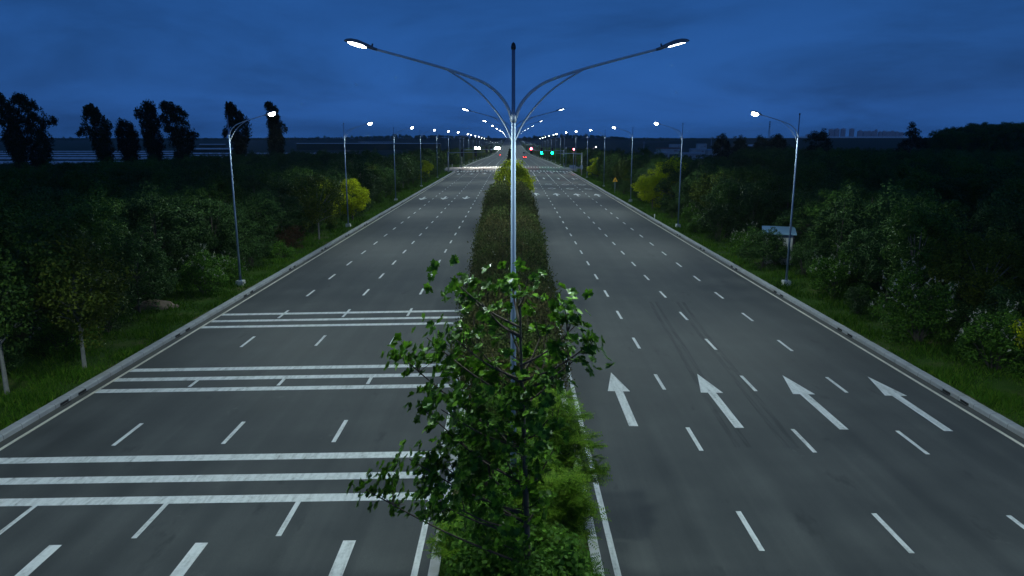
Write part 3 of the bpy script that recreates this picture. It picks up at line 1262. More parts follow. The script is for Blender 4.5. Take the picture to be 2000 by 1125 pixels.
def spray_shrub(name, loc, h, r, n, mat, label, seed, size=(.28, .5), tmpl=T_PIN, droop=0.0):
    """many arching shoots carrying feathery leaves"""
    rng = np.random.default_rng(seed)
    root = empty(name, loc)
    b = MB()
    P, U, Nn = [], [], []
    ns = max(14, n // 60)
    for i in range(ns):
        a = rng.uniform(0, 6.28)
        rr = r * rng.uniform(.1, 1) ** .6
        zt = h * (1 - .55 * (rr / r) ** 2) * rng.uniform(.75, 1.05)
        t = np.array((rr * math.cos(a), rr * math.sin(a), zt))
        path = smooth_path([(t[0] * .08, t[1] * .08, -.05), (t[0] * .35, t[1] * .35, zt * .5), (t[0] * .75, t[1] * .75, zt * .9), tuple(t + np.array((t[0], t[1], 0)) * .12 + np.array((0, 0, -droop)))], 5)
        b.tube(path, [.02 - .017 * k / len(path) for k in range(len(path))], 4, cap=False)
        for k in range(60):
            f = rng.uniform(.22, 1) ** .8 * (len(path) - 1)
            j = min(int(f), len(path) - 2)
            q = path[j].lerp(path[j + 1], f - j)
            aa = rng.uniform(0, 6.28)
            dv = np.array((math.cos(aa), math.sin(aa), rng.uniform(-.1, .7))) + .5 * np.array((t[0], t[1], 0)) / r
            P.append(tuple(q)); U.append(dv); Nn.append(np.array((0, 0, 1.)) + rng.normal(scale=.4, size=3))
    P = np.array(P)
    V, F = leaves(P, np.array(Nn), rng.uniform(size[0], size[1], len(P)), tmpl, rng, np.array(U))
    np_mesh('foliage', V, F, mat, root)
    b.build('stems', M['twig'], root)
    tag(root, label, 'shrub')
    return root


spray_shrub('shrub', (.95, 17.6, .1), 4.0, 1.15, 2800, LM['feather'], 'tall light green feathery shrub right of the lamp post, just beyond the young tree', 1)
spray_shrub('shrub', (.80, 15.2, .1), 3.1, 1.05, 2200, LM['feather'], 'light green feathery shrub whose sprays overhang the right median kerb', 2)
spray_shrub('shrub', (-.75, 19.6, .1), 3.2, 1.05, 1700, LM['shrub'], 'mid green shrub left of the lamp post behind the young tree', 3)
spray_shrub('shrub', (.62, 13.2, .1), 2.6, 1.0, 2200, LM['shrub'], 'dark green spreading shrub at the foot of the picture by the right kerb', 4, size=(.22, .4))
for (x, y, h, r, seed, lab) in ((-.45, 13.3, 3.3, 1.15, 61, 'dense dark green shrub under the young tree left of its trunk'),
                                (.15, 11.1, 3.3, 1.0, 62, 'broad-leaved shrub in front of the young tree trunk at the very bottom of the picture'),
                                (.75, 12.1, 2.7, .9, 63, 'broad-leaved shrub at the bottom of the picture right of the young tree trunk')):
    o = make_plant('shrub', np.random.default_rng(seed), h, r, h * .48, h * .52, 75, .36, 130, .115, LM['shrub'], trunk_r=.04, stems=2, fill=.2, taper=.2, crown_name='foliage', loc=(x, y, .12))
    tag(o, lab, 'shrub')
spray_shrub('shrub', (-1.05, 15.2, .1), 2.0, .85, 1300, LM['feather'], 'small light green shrub leaning over the left median kerb', 6, size=(.22, .38))
spray_shrub('shrub', (-.75, 11.8, .1), 2.3, .95, 1600, LM['shrub'], 'dark low shrub at the bottom of the picture by the left kerb', 8, size=(.22, .4))
spray_shrub('shrub', (.45, 15.7, .1), 3.0, .9, 1500, LM['shrub'], 'mid green shrub hiding the foot of the nearest lamp post', 9)

# golden shrubs and dark conifers further along the median
def golden(loc, sc, seed, label, name='golden_tree', grp=None):
    rng = np.random.default_rng(seed)
    o = make_plant(name, rng, 6, 2.3, 2.3, 3.1, 100, .60, 150, .16, LM['golden'], trunk_r=.1, trunk_top=1.6, fill=.5, loc=loc, twigs=0)
    o.scale = (sc, sc, sc)
    o.rotation_euler = (0, 0, rng.uniform(0, 6))
    tag(o, label, 'tree', grp)
    return o


golden((.15, 101, .1), .95, 31, 'bright yellow-green bushy tree at the far end of the median hedge')
golden((.05, 112, .1), 1.22, 32, 'taller yellow-green tree standing behind another at the end of the median hedge')
golden((-20.6, 91.5, .05), 1.0, 33, 'golden yellow tree by the left verge just behind a lamp post')
golden((-23.4, 88, .05), .95, 34, 'yellow-tinged tree left of the golden tree on the left verge')
golden((-21.8, 175, .05), .95, 35, 'small golden tree beside the left verge near the crossing')
golden((20.9, 107, .05), 1.0, 36, 'golden yellow tree on the right verge, nearer the road of two')
golden((24.4, 109, .05), 1.28, 37, 'golden yellow tree on the right verge, farther from the road of two')
golden((22.0, 186, .05), .95, 38, 'small golden tree beside the right verge near the crossing')
golden((25.6, 180, .05), 1.0, 39, 'yellow-green tree beside the right verge near the crossing, farther from the kerb')
golden((23.7, 29.0, .05), .66, 40, 'yellow-leaved tree cut by the right edge of the picture')


def conifer(loc, h, seed):
    rng = np.random.default_rng(seed)
    root = empty('conifer', loc)
    n = 5200
    t = rng.uniform(0, 1, n)
    a = rng.uniform(0, 6.28, n)
    r = (1 - t) ** .8 * h * .34 * (.75 + .25 * np.sin(t * 40)) * rng.uniform(.4, 1, n)
    P = np.stack([r * np.cos(a), r * np.sin(a), .3 + t * (h - .3) - .12 * r], 1)
    U = np.stack([np.cos(a), np.sin(a), .1 + .4 * rng.normal(size=n)], 1)
    V, F = leaves(P, np.tile(np.array((0, 0, 1.)), (n, 1)) + rng.normal(scale=.4, size=(n, 3)), rng.uniform(.25, .45, n), T_LEAF, rng, U)
    np_mesh('crown', V, F, LM['conifer'], root)
    b = MB()
    b.tube([(0, 0, -.1), (0, 0, h * .95)], [.12, .01], 7)
    b.build('trunk', M['bark'], root)
    return root


cf = conifer((-.9, 284, z0(284) + .1), 6.3, 1)
tag(cf, 'dark conifer on the median just beyond the crossing', 'tree', 'dark trees on the far median')
for i in range(26):
    yy = 292 + i * 13 + random.uniform(-3, 3)
    c = dup(cf, (random.uniform(-.8, .8), yy, z0(yy) + .1), random.uniform(0, 6), random.uniform(.45, .8))
    tag(c, 'small distant dark conifer in the row on the far median', 'tree', 'dark trees on the far median')

# ------------------------------------------------------------------ roadside trees and shrubs
protos = []
specs = [
    dict(h=7.4, rx=2.35, rzz=2.75, cz=4.6, nclump=95, cr=.60, per=135, size=.15, mat=LM['tree'], bark='palebark'),
    dict(h=7.8, rx=2.6, rzz=3.2, cz=4.4, nclump=105, cr=.60, per=130, size=.155, mat=LM['tree_b']),
    dict(h=6.6, rx=2.7, rzz=2.5, cz=4.0, nclump=100, cr=.58, per=130, size=.145, mat=LM['tree_y'], bark='palebark'),
    dict(h=7.6, rx=2.1, rzz=3.3, cz=4.1, nclump=95, cr=.55, per=130, size=.145, mat=LM['tree']),
    dict(h=6.9, rx=2.5, rzz=3.0, cz=3.7, nclump=100, cr=.6, per=130, size=.15, mat=LM['tree_b']),
]
for i, sp in enumerate(specs):
    o = make_plant('roadside_tree', np.random.default_rng(50 + i), trunk_r=.085, trunk_top=2.4, fill=.35, **sp)
    protos.append(o)
bspecs = [
    dict(h=2.6, rx=1.35, rzz=1.2, cz=1.35, nclump=46, cr=.40, per=140, size=.105, mat=LM['shrub'], flowers=55),
    dict(h=2.8, rx=1.6, rzz=1.5, cz=1.4, nclump=55, cr=.42, per=130, size=.105, mat=LM['tree_b']),
    dict(h=2.4, rx=1.4, rzz=1.2, cz=1.2, nclump=46, cr=.42, per=130, size=.10, mat=LM['russet']),
    dict(h=1.6, rx=1.2, rzz=.75, cz=.75, nclump=40, cr=.34, per=120, size=.095, mat=LM['shrub']),
]
bprotos = [make_plant('shrub', np.random.default_rng(80 + i), trunk_r=.05, stems=2, fill=.2, taper=.1, crown_name='foliage', **sp) for i, sp in enumerate(bspecs)]
protoused = set()


def plant(p, x, y, sc, label, cat, grp=None, z=None):
    z = vz(x, y) - .02 if z is None else z
    if p.name not in protoused:
        protoused.add(p.name)
        o = p
        o.location = (x, y, z)
        o.rotation_euler = (0, 0, random.uniform(0, 6.28))
        o.scale = (sc, sc, sc * random.uniform(.95, 1.08))
    else:
        o = dup(p, (x, y, z), random.uniform(0, 6.28), (sc, sc, sc * random.uniform(.93, 1.08)))
    tag(o, label, cat, grp)
    return o


# those the photograph singles out
T = protos
B = bprotos
plant(T[2], -19.9, 31.5, .98, 'roadside tree with a bare pale trunk on the left verge, nearest whole one', 'tree')
plant(T[0], -21.2, 28.2, 1.0, 'roadside tree cut by the left edge of the picture', 'tree')
plant(T[3], -23.2, 36.0, 1.0, 'dark tall tree behind the pale-trunked tree on the left', 'tree')
plant(T[1], -24.5, 48.5, 1.03, 'large full dark green tree left of the first left lamp post', 'tree')
plant(T[4], -23.0, 42.5, .8, 'dark tree behind the earth mound on the left verge', 'tree')
plant(T[2], -20.3, 74, .98, 'mid green tree with a thin straight trunk on the left verge past the first lamp', 'tree')
plant(B[0], -21.2, 47.8, 1.15, 'flowering shrub left of the first left lamp post foot', 'shrub')
plant(B[0], -20.9, 51.8, .75, 'small flowering shrub right behind the first left lamp post', 'shrub')
plant(B[1], -21.6, 57.5, 1.15, 'grey-green round shrub right of the first left lamp post', 'shrub')
plant(B[2], -21.7, 67.5, 1.1, 'reddish brown shrub on the left verge', 'shrub')
plant(B[1], -22.9, 63, 1.35, 'tall dull green shrub behind the reddish brown shrub on the left', 'shrub')
plant(B[3], -20.6, 62.5, 1.0, 'low bright green shrub in front of the reddish brown shrub on the left', 'shrub')
plant(B[3], -20.9, 83.5, .9, 'low dark shrub beside the second left lamp post', 'shrub')
plant(B[0], 21.7, 47.2, 1.2, 'flowering shrub right of the first right lamp post foot', 'shrub')
plant(B[0], 21.3, 36.2, 1.3, 'wide shrub with white flower spikes under the trees on the right verge', 'shrub')
plant(B[0], 22.3, 31.6, 1.15, 'white-flowering shrub near the right edge of the picture', 'shrub')
plant(B[1], 20.9, 42.0, .62, 'small dark shrub between the two flowering shrubs on the right verge', 'shrub')
plant(B[1], 20.3, 57.0, 1.05, 'pale silvery shrub-like tree in front of the blue-roofed shed', 'shrub')
plant(B[1], 21.9, 58.6, .85, 'dull green shrub hiding the front wall of the blue-roofed shed', 'shrub')
plant(B[0], 20.9, 63.5, 1.0, 'flowering shrub left of the blue-roofed shed', 'shrub')
plant(B[1], 21.4, 73.5, 1.3, 'grey-green dome-shaped shrub on the right verge before the second lamp', 'shrub')
plant(B[3], 20.8, 80, 1.1, 'low dark green shrub close to the second right lamp post', 'shrub')
plant(T[0], 23.5, 41.0, .95, 'dark tree with a visible trunk behind the flowering shrubs on the right', 'tree')
plant(T[2], 25.3, 37.5, .82, 'pale green leaning young tree on the right verge', 'tree')
plant(T[3], 26.5, 33.0, 1.0, 'dark tall tree near the right edge of the picture', 'tree')
plant(T[4], 23.6, 92, 1.0, 'mid green tree just right of the second right lamp post', 'tree')

special = [(-19.9, 31.5), (-21.2, 28.2), (-23.2, 36), (-24.5, 48.5), (-23, 42.5), (-20.3, 74), (-20.6, 91.5), (-23.4, 88), (-21.8, 175), (20.9, 107), (24, 105), (22, 186), (25.6, 180),
           (22.4, 29), (23.5, 41), (25.3, 37.5), (26.5, 33), (23.6, 92), (23.2, 62), (22.5, 58), (24, 66)]
count = 0
for s, sname in ((-1, 'left'), (1, 'right')):
    n = 0
    for row, (xx, sp, y0_, y1_) in enumerate(((22.6, 4.3, 26, 236), (26.6, 4.0, 25, 236), (30.6, 4.2, 24, 210), (35.0, 4.6, 26, 160), (39.6, 5, 30, 150))):
        y = y0_ + random.uniform(0, 3)
        while y < y1_ and n < 146:
            x = s * (xx + random.uniform(-1.0, 1.0) + (0.8 if row == 0 else 0))
            if all((x - a) ** 2 + (y - b_) ** 2 > (2.6 if row > 0 else 3.4) ** 2 for a, b_ in special):
                q = T[random.choice((0, 1, 3, 4, 1, 4, 2) if row == 0 else (0, 1, 3, 4))]
                sc = random.uniform(.72, 1.02) if row == 0 else random.uniform(.82, 1.05)
                where = ('front row of trees along the %s verge' if row == 0 else 'dark thicket behind the %s verge') % sname
                plant(q, x, y, sc, ('leafy dark green tree in the ' if row == 0 else 'shaded tree in the ') + where, 'tree', where)
                n += 1
            y += sp * random.uniform(.8, 1.2)
    y = 90
    k = 0
    while y < 232:
        x = s * random.uniform(20.6, 22.6)
        if all((x - a) ** 2 + (y - b_) ** 2 > 2.2 ** 2 for a, b_ in special) and abs((y - 15.5) % 35) > 1.5:
            plant(B[random.choice((1, 3, 3, 1, 0))], x, y, random.uniform(.6, 1.0), f'small green shrub at the grass edge far along the {sname} verge', 'shrub', f'small shrubs along the {sname} verge')
        y += random.uniform(4, 9)
    y = 30
    while y < 88:                                        # shrubs filling the front of the planting
        x = s * random.uniform(22.2, 23.6)
        if all((x - a) ** 2 + (y - b_) ** 2 > 1.7 ** 2 for a, b_ in special) and not (s < 0 and 41 < y < 46):
            plant(B[random.choice((1, 1, 3, 0))], x, y, random.uniform(.75, 1.15), f'leafy shrub among the front trees of the {sname} verge', 'shrub', f'front shrubs of the {sname} verge')
        y += random.uniform(2.6, 4.6)
    # undergrowth between the front trees
    y = 26
    while y < 90:
        x = s * random.uniform(24.5, 28.5)
        plant(B[random.choice((1, 3, 1))], x, y, random.uniform(.8, 1.2), f'dark shrub in the shade under the trees of the {sname} verge', 'shrub', f'undergrowth shrubs of the {sname} thicket')
        y += random.uniform(3.5, 6)


# ------------------------------------------------------------------ woods that read as one mass
def woods(name, pts, scales, crowns, mat):
    """points carrying copies of tree crowns that stand elsewhere in the scene"""
    me = bpy.data.meshes.new(name)
    me.from_pydata([tuple(p) for p in pts], [], [])
    at = me.attributes.new('size', 'FLOAT', 'POINT')
    at.data.foreach_set('value', np.array(scales, dtype=np.float32))
    o = bpy.data.objects.new(name, me)
    COL.objects.link(o)
    me.materials.append(mat)
    ng = bpy.data.node_groups.new(name + '_nodes', 'GeometryNodeTree')
    ng.interface.new_socket('Geometry', in_out='INPUT', socket_type='NodeSocketGeometry')
    ng.interface.new_socket('Geometry', in_out='OUTPUT', socket_type='NodeSocketGeometry')
    gi, go = ng.nodes.new('NodeGroupInput'), ng.nodes.new('NodeGroupOutput')
    inst = ng.nodes.new('GeometryNodeInstanceOnPoints')
    join = ng.nodes.new('GeometryNodeGeometryToInstance')
    for c in crowns:
        oi = ng.nodes.new('GeometryNodeObjectInfo')
        oi.inputs['Object'].default_value = c
        oi.inputs['As Instance'].default_value = False
        ng.links.new(oi.outputs['Geometry'], join.inputs[0])
    ng.links.new(gi.outputs[0], inst.inputs['Points'])
    ng.links.new(join.outputs[0], inst.inputs['Instance'])
    inst.inputs['Pick Instance'].default_value = True
    rv = ng.nodes.new('FunctionNodeRandomValue')
    rv.data_type = 'FLOAT_VECTOR'
    rv.inputs[0].default_value = (0, 0, 0)
    rv.inputs[1].default_value = (.1, .1, 6.28)
    ng.links.new(rv.outputs[0], inst.inputs['Rotation'])
    na = ng.nodes.new('GeometryNodeInputNamedAttribute')
    na.data_type = 'FLOAT'
    na.inputs['Name'].default_value = 'size'
    ng.links.new(na.outputs[0], inst.inputs['Scale'])
    ng.links.new(inst.outputs[0], go.inputs[0])
    md = o.modifiers.new('scatter', 'NODES')
    md.node_group = ng
    return o


crowns = [[c for c in CH[t.name] if c.name.startswith('crown')][0] for t in protos]
rng = np.random.default_rng(3)


def scatter(x0, x1, y0_, y1_, sp, s0, s1, keep=None):
    pts, sc = [], []
    for x in np.arange(x0, x1, sp):
        for y in np.arange(y0_, y1_, sp):
            px_, py_ = x + rng.uniform(-.45, .45) * sp, y + rng.uniform(-.45, .45) * sp
            if keep and not keep(px_, py_):
                continue
            pts.append((px_, py_, ground_z(px_, py_)))
            sc.append(rng.uniform(s0, s1))
    return pts, sc


def inview(x, y, m=1.25):
    return abs(x) < y * .72 * m + 8


p1, s1 = scatter(42, 250, 22, 330, 4.6, .8, 1.1, lambda x, y: inview(x, y) and (y > 152 or x > 42) and not (238 < y < 264) and not (y > 245 and x < 75))
s1 = [q * (.55 if (y > 120 and .18 < x / y < .31) else 1) for (x, y, z), q in zip(p1, s1)]
tag(woods('woods', p1, s1, [crowns[0], crowns[1], crowns[3], crowns[4]], LM['tree']), 'dark wood filling the right of the picture behind the verge trees', 'woods', kind='stuff')
p2, s2 = scatter(-78, -42, 24, 232, 4.6, .75, 1.0, inview)
tag(woods('woods', p2, s2, [crowns[0], crowns[1], crowns[3], crowns[4]], LM['tree']), 'dark plantation behind the left verge trees', 'woods', kind='stuff')
p3, s3 = scatter(-260, -78, 30, 262, 3.4, .36, .5, inview)
tag(woods('orchard', p3, s3, [crowns[1], crowns[4]], LM['crop']), 'low dark orchard spreading to the left below the poplars', 'orchard', kind='stuff')
p4, s4 = [], []
for s in (-1, 1):                                    # scrub lining the road beyond the crossing
    a, b_ = scatter(22.5, 40, 272, 1300, 5.5, .6, .95, None)
    for (x, y, z), q in zip(a, b_):
        if rng.uniform() < (1 if y < 600 else .5):
            p4.append((s * x, y, z))
            s4.append(q)
tag(woods('woods', p4, s4, [crowns[0], crowns[2], crowns[4]], LM['tree']), 'green belt of trees lining both sides of the road beyond the crossing', 'woods', kind='stuff')

# hills with their tree line
def ridge(y):
    pass


HX = [-2600, -1800, -1300, -1000, -800, -620, -480, -330, -200, -135, -80, -34, -24, 24, 34, 70, 150, 260, 340, 500, 800, 1200, 1700, 2600]
HZ = [3, 4, 5, 5, 5, 7, 9, 10, 11, 10, 5, 2, -3, -3, 3, 8, 12, 11, 6, 5, 4, 4, 4, 3]


def hill_z(x, y):
    h = float(np.interp(x, HX, HZ))
    d = abs(y - 2250) / 350
    return z0(y) * 0 + max(-8, (h + 7) * max(0, 1 - d * d) - 8)


hx = sorted(set([round(v) for v in np.linspace(-2600, 2600, 105)] + [-24, 24, -34, 34]))
tag(sheet('hills', [x for x in hx if x < 0], [1900, 2000, 2100, 2180, 2250, 2350, 2600], hill_z, M['hill']), kind='structure')
tag(sheet('hills', [x for x in hx if x > 0], [1900, 2000, 2100, 2180, 2250, 2350, 2600], hill_z, M['hill']), kind='structure')
pts, sc = [], []
for i in range(2600):
    x = rng.uniform(-1750, 1750)
    if abs(x) < 30:
        continue
    y = rng.uniform(2050, 2300)
    if rng.uniform() < .1 and abs(x) > 300:
        continue
    pts.append((x, y, hill_z(x, y) - .5))
    big = 1.15 if -480 < x < 330 else .85
    sc.append(rng.uniform(.7, 1.25) * big * (1.5 if rng.uniform() < .04 else 1))
tag(woods('woods', pts, sc, [crowns[1], crowns[0], crowns[3]], LM['conifer']), 'far dark tree line along the horizon hills', 'woods', kind='stuff')

# ------------------------------------------------------------------ poplars and lone trees on the skyline
def back0(px, py, D):
    c, s = math.cos(PITCH), math.sin(PITCH)
    u, v = (px - 1000) / 1390., (562.5 - py) / 1390.
    t = D / (c + v * s)
    return (u * t + CAM_X, D, CAM_H + t * (v * c - s))


PD = 205.0


def poplar(outline, D, seed, label, boughs=()):
    """tall poplar: rows of (height in px, left px, right px) give the crown's width at each height; it is as deep as it is wide"""
    rng = np.random.default_rng(seed)
    rows = sorted([(back0(500, y, D)[2], back0(a, 300, D)[0], back0(b_, 300, D)[0]) for y, a, b_ in outline])
    zs, xl, xr = (np.array([r[k] for r in rows]) for k in range(3))
    xc = float((xl[0] + xr[0]) / 2)
    gz = ground_z(xc, D)
    root = empty('poplar', (xc, D, gz))
    cen, rad = [], []
    n = int(16 * (zs[-1] - gz))
    for i in range(n):
        z = gz + .8 + (zs[-1] - gz - .8) * rng.uniform()
        a, b_ = np.interp(z, zs, xl), np.interp(z, zs, xr)
        hw = max(.35, (b_ - a) / 2)
        th, q = rng.uniform(0, 6.28), math.sqrt(rng.uniform(.03, 1)) * rng.uniform(.82, 1.08)
        cen.append(((a + b_) / 2 + (hw - .2) * q * math.cos(th) - xc, hw * .85 * q * math.sin(th), z - gz))
        rad.append(min(rng.uniform(.4, .95), .25 + hw * .35))
    for (px, py, r_) in boughs:
        x, _, z = back0(px, py, D)
        for k in range(4):
            cen.append((x - xc + rng.normal(scale=r_ * .5), rng.normal(scale=.5), z - gz + rng.normal(scale=r_ * .4)))
            rad.append(r_ * rng.uniform(.6, 1))
    cen = np.array(cen)
    P, d = clump_cloud(cen, np.array(rad), 55, rng, .1, 1.7)
    V, F = leaves(P, d + rng.normal(scale=.6, size=d.shape), rng.uniform(.22, .55, len(P)), T_LEAF, rng, d * .7 + np.array([0, 0, 1.0]) + rng.normal(scale=.4, size=d.shape))
    np_mesh('crown', V, F, LM['poplar'], root)
    b = MB()
    xt = float((xl[-2] + xr[-2]) / 2 - xc)
    b.tube([(0, 0, -.3), (xt * .3, 0, (zs[-1] - gz) * .4), (xt, 0, (zs[-2] - gz) * .95)], [.35, .22, .04], 7)
    for i in rng.permutation(len(cen))[:14]:
        q = cen[i]
        b.tube([(xt * .2, 0, q[2] * .6), (q[0] * .5, q[1] * .5, q[2] * .82), tuple(q)], [.12, .08, .03], 5, cap=False)
    b.build('trunk', M['bark'], root)
    tag(root, label, 'tree')


def zo(rows):
    """outline read off an enlargement"""
    return [(150 + y / 2.557, a / 2.557, b_ / 2.557) for y, a, b_ in rows]


poplar(zo([(83, 24, 38), (105, 12, 58), (150, -6, 105), (215, 12, 120), (265, 38, 118), (330, 24, 140), (400, 58, 135), (480, 85, 125)]), PD, 1, 'leftmost broad poplar of the dark row, its head leaning left')
poplar(zo([(96, 134, 150), (112, 92, 188), (150, 95, 228), (205, 110, 262), (235, 115, 270), (268, 130, 238), (330, 125, 272), (400, 135, 262), (480, 165, 215)]), PD + 4, 2,
       'broad dark poplar second from the left in the row', [(106, 234, .8), (103, 240, .7)])
poplar(zo([(150, 468, 492), (182, 435, 522), (220, 420, 575), (250, 435, 582), (290, 452, 560), (320, 470, 566), (370, 462, 576), (420, 492, 566), (475, 518, 552)]), PD - 2, 3,
       'dark poplar with a spreading head and one long low bough on its left', [(160, 258, .8), (156, 263, .7), (168, 256, .9)])
poplar(zo([(228, 605, 660), (270, 590, 690), (330, 588, 702), (380, 598, 698), (430, 618, 675), (475, 640, 660)]), PD + 3, 4, 'short round-headed poplar, lowest of the dark row')
poplar(zo([(138, 738, 790), (180, 693, 812), (220, 705, 832), (290, 714, 812), (340, 724, 828), (400, 732, 818), (465, 760, 798)]), PD, 5, 'dark poplar just right of the short poplar')
poplar(zo([(133, 838, 846), (145, 832, 902), (180, 815, 950), (220, 808, 952), (255, 828, 975), (285, 832, 1000), (330, 848, 982), (380, 868, 952), (455, 880, 925)]), PD + 2, 6, 'wide dark poplar with a sloping right shoulder, middle of the row')
poplar(zo([(140, 1152, 1176), (180, 1134, 1212), (240, 1140, 1262), (290, 1148, 1262), (330, 1170, 1242), (400, 1170, 1222), (470, 1182, 1214)]), PD - 3, 7, 'dark poplar behind the first left street lamp post', [(438, 263, .6), (442, 258, .7)])
poplar(zo([(137, 1338, 1362), (170, 1342, 1412), (220, 1352, 1408), (262, 1345, 1452), (300, 1342, 1420), (350, 1342, 1424), (400, 1350, 1408), (455, 1370, 1396)]), PD + 1, 8, 'slender dark poplar behind the glowing first left lamp head')

for (px, tp, D, wid, lab) in ((1785, 241, 250, 9.5, 'dark lone tree with a ragged head rising above the right wood'),
                              (1602, 249, 262, 8.5, 'dark rounded tree left of the far apartment towers'),
                              (1520, 256, 275, 8, 'dark tree behind the first right lamp post'),
                              (1410, 260, 300, 8, 'dark tree on the right skyline, left of a twin'),
                              (1443, 262, 300, 8, 'dark tree on the right skyline, right of a twin'),
                              (1488, 266, 285, 6, 'low dark tree between larger ones on the right skyline')):
    x, y, z = back0(px, tp, D)
    g = ground_z(x, D)
    h = z - g
    o = make_plant('skyline_tree', np.random.default_rng(px), h, wid / 2, h * .42, h * .56, 110, 1.0, 60, .42, LM['poplar'], trunk_r=.2, loc=(x, D, g))
    tag(o, lab, 'tree')
pts, sc = [], []
for i in range(150):
    px = rng.uniform(1815, 2150)
    D = rng.uniform(285, 330)
    tp = 262 - 22 * min(1, (px - 1805) / 110) + rng.uniform(-5, 9)
    x, y, z = back0(px, tp, D)
    pts.append((x, D, ground_z(x, D)))
    sc.append((z - ground_z(x, D)) / 7.3)
tag(woods('woods', pts, sc, [crowns[1], crowns[3]], LM['poplar']), 'tall black wood on the right skyline', 'woods', kind='stuff')

# ------------------------------------------------------------------ grass
def grass(name, fx, n, y0_, y1_, seed, hmul=1.0):
    rng = np.random.default_rng(seed)
    y = y0_ + (y1_ - y0_) * rng.uniform(0, 1, n) ** 2.2
    x, z = fx(y, rng, n)
    P = np.stack([x, y, z], 1)
    a = rng.uniform(0, 6.28, n)
    lean = rng.uniform(.1, .9, n)
    U = np.stack([np.cos(a) * lean, np.sin(a) * lean, np.ones(n)], 1)
    Nn = np.stack([-np.sin(a), np.cos(a), np.zeros(n)], 1) + rng.normal(scale=.3, size=(n, 3))
    patch = .55 + .45 * np.sin(x * 1.7 + seed) * np.sin(y * .6) + .3 * np.sin(y * 1.9)
    size = np.clip(rng.uniform(.08, .26, n) * (patch + .5), .05, .45) * hmul * (1 + y * .004)
    tm = (np.array([(-.11, 0, 0), (.11, 0, 0), (.03, 1, 0)]), T_BLADE[1])
    V, F = leaves(P, Nn, size, tm, rng, U)
    tag(np_mesh(name, V, F, LM['grass']), 'short green grass covering the strip' if 'median' not in name else 'grass on the median', 'grass', kind='stuff')


for s in (-1, 1):
    grass('grass', lambda y, r, n, s=s: ((lambda q: (s * q, np.array([vz(a, b_) for a, b_ in zip(q, y)])))(18.88 + 6.2 * r.uniform(0, 1, n) ** 1.3)), 70000, 22, 226, 40 + s)
grass('grass', lambda y, r, n: (r.uniform(-1.8, 1.8, n), np.full(n, .14)), 14000, 10, 60, 44, 1.2)

# ------------------------------------------------------------------ signals, gantries, signs
def head_signal(root, x, z, lit, y=-.12, back=False):
    """three-lamp vertical signal head"""
    b = MB()
    f = -1 if not back else 1
    b.box(x - .38, x + .38, y - .12, y + .12, z - 1.12, z + 1.12)
    h = b.build('signal_head', M['black'], root)
    hood = MB()
    for k, zc in ((2, z + .72), (1, z), (0, z - .72)):
        yy = y + f * .121
        d = MB()
        rad = .38
        rings = [[Vector((x + q * rad * math.cos(2 * math.pi * j / 14), yy + f * dp, zc + q * rad * math.sin(2 * math.pi * j / 14))) for j in range(14)] for q, dp in ((1, 0), (.75, .05), (.05, .08))]
        d.loft(rings if f < 0 else [r[::-1] for r in rings])
        m = M['off']
        if lit == 'red' and k == 2:
            m = M['red']
        if lit == 'green' and k == 0:
            m = M['green']
        d.build('signal_lens', m, h, True)
    return h


def gantry(xb, y, side, h, length, label, heads=(), box=False, floods=(), back=False):
    """mast at xb with an arm reaching over the road; side = -1 arm goes to -x"""
    z = vz(xb, y)
    root = empty('signal_gantry', (xb, y, z))
    b = MB()
    b.tube([(0, 0, -.2), (0, 0, h + .35)], [.17, .13], 10)
    b.tube([(0, 0, 0), (0, 0, .05)], [.32, .32], 10)
    b.build('mast', M['steel'], root, True)
    a = MB()
    a.tube([(0, 0, h), (side * length, 0, h + .25)], [.12, .06], 8)
    a.build('arm', M['galv'], root, True)
    for (dx, lit) in heads:
        head_signal(root, side * dx, h + .2 * dx / length - .1, lit, -.24 if not back else .24, back)
    for dx in floods:
        for e in (-.55, .55):
            q = MB()
            q.box(side * dx + e - .2, side * dx + e + .2, -.15, .12, h + .42, h + .78)
            q.tube([(side * dx + e, 0, h + .1), (side * dx + e, 0, h + .44)], .03, 6)
            fl = q.build('floodlight', M['headgrey'], root)
            g = MB()
            g.tube([(side * dx + e, -.15, h + .6), (side * dx + e, -.19, h + .6), (side * dx + e, -.21, h + .6)], [.42, .38, .05], 14)
            g.build('lens', M['flood'], fl, True)
    if box:
        q = MB()
        q.box(-.32, .32, -.3, -.14, 1.9, 3.0)
        q.build('control_box', M['galv'], root)
    tag(root, label, 'signal gantry')
    return root


gantry(-19.3, 217, 1, 6.1, 11, 'grey signal gantry over the left lanes before the crossing, heads seen from behind', heads=((4.2, None), (8.3, None)), back=True)
fg = gantry(-19.0, 272, 1, 6.3, 15.5, 'camera gantry with bright floodlights over the left lanes beyond the crossing', heads=((9.3, None), (11.0, None)), floods=(5.9, 13.4), back=True)
for dx in (5.9, 13.4):
    fl = bpy.data.lights.new('flood_light', 'SPOT')
    fl.energy = 8000
    fl.color = (1, .95, .85)
    fl.spot_size = R(120)
    fl.spot_blend = .6
    fl.shadow_soft_size = .3
    lo = bpy.data.objects.new('flood_light', fl)
    lo.location = (dx, -.5, 6.8)
    lo.rotation_euler = (R(-25), 0, 0)
    link(lo, fg)
gantry(19.4, 202, -1, 6.1, 7.2, 'grey gantry mast with a control box on the right verge before the crossing', box=True)
gantry(19.3, 272, -1, 5.9, 13.5, 'signal gantry with one red and two green lights over the right lanes', heads=((12.2, 'red'), (8.3, 'green'), (4.3, 'green')))


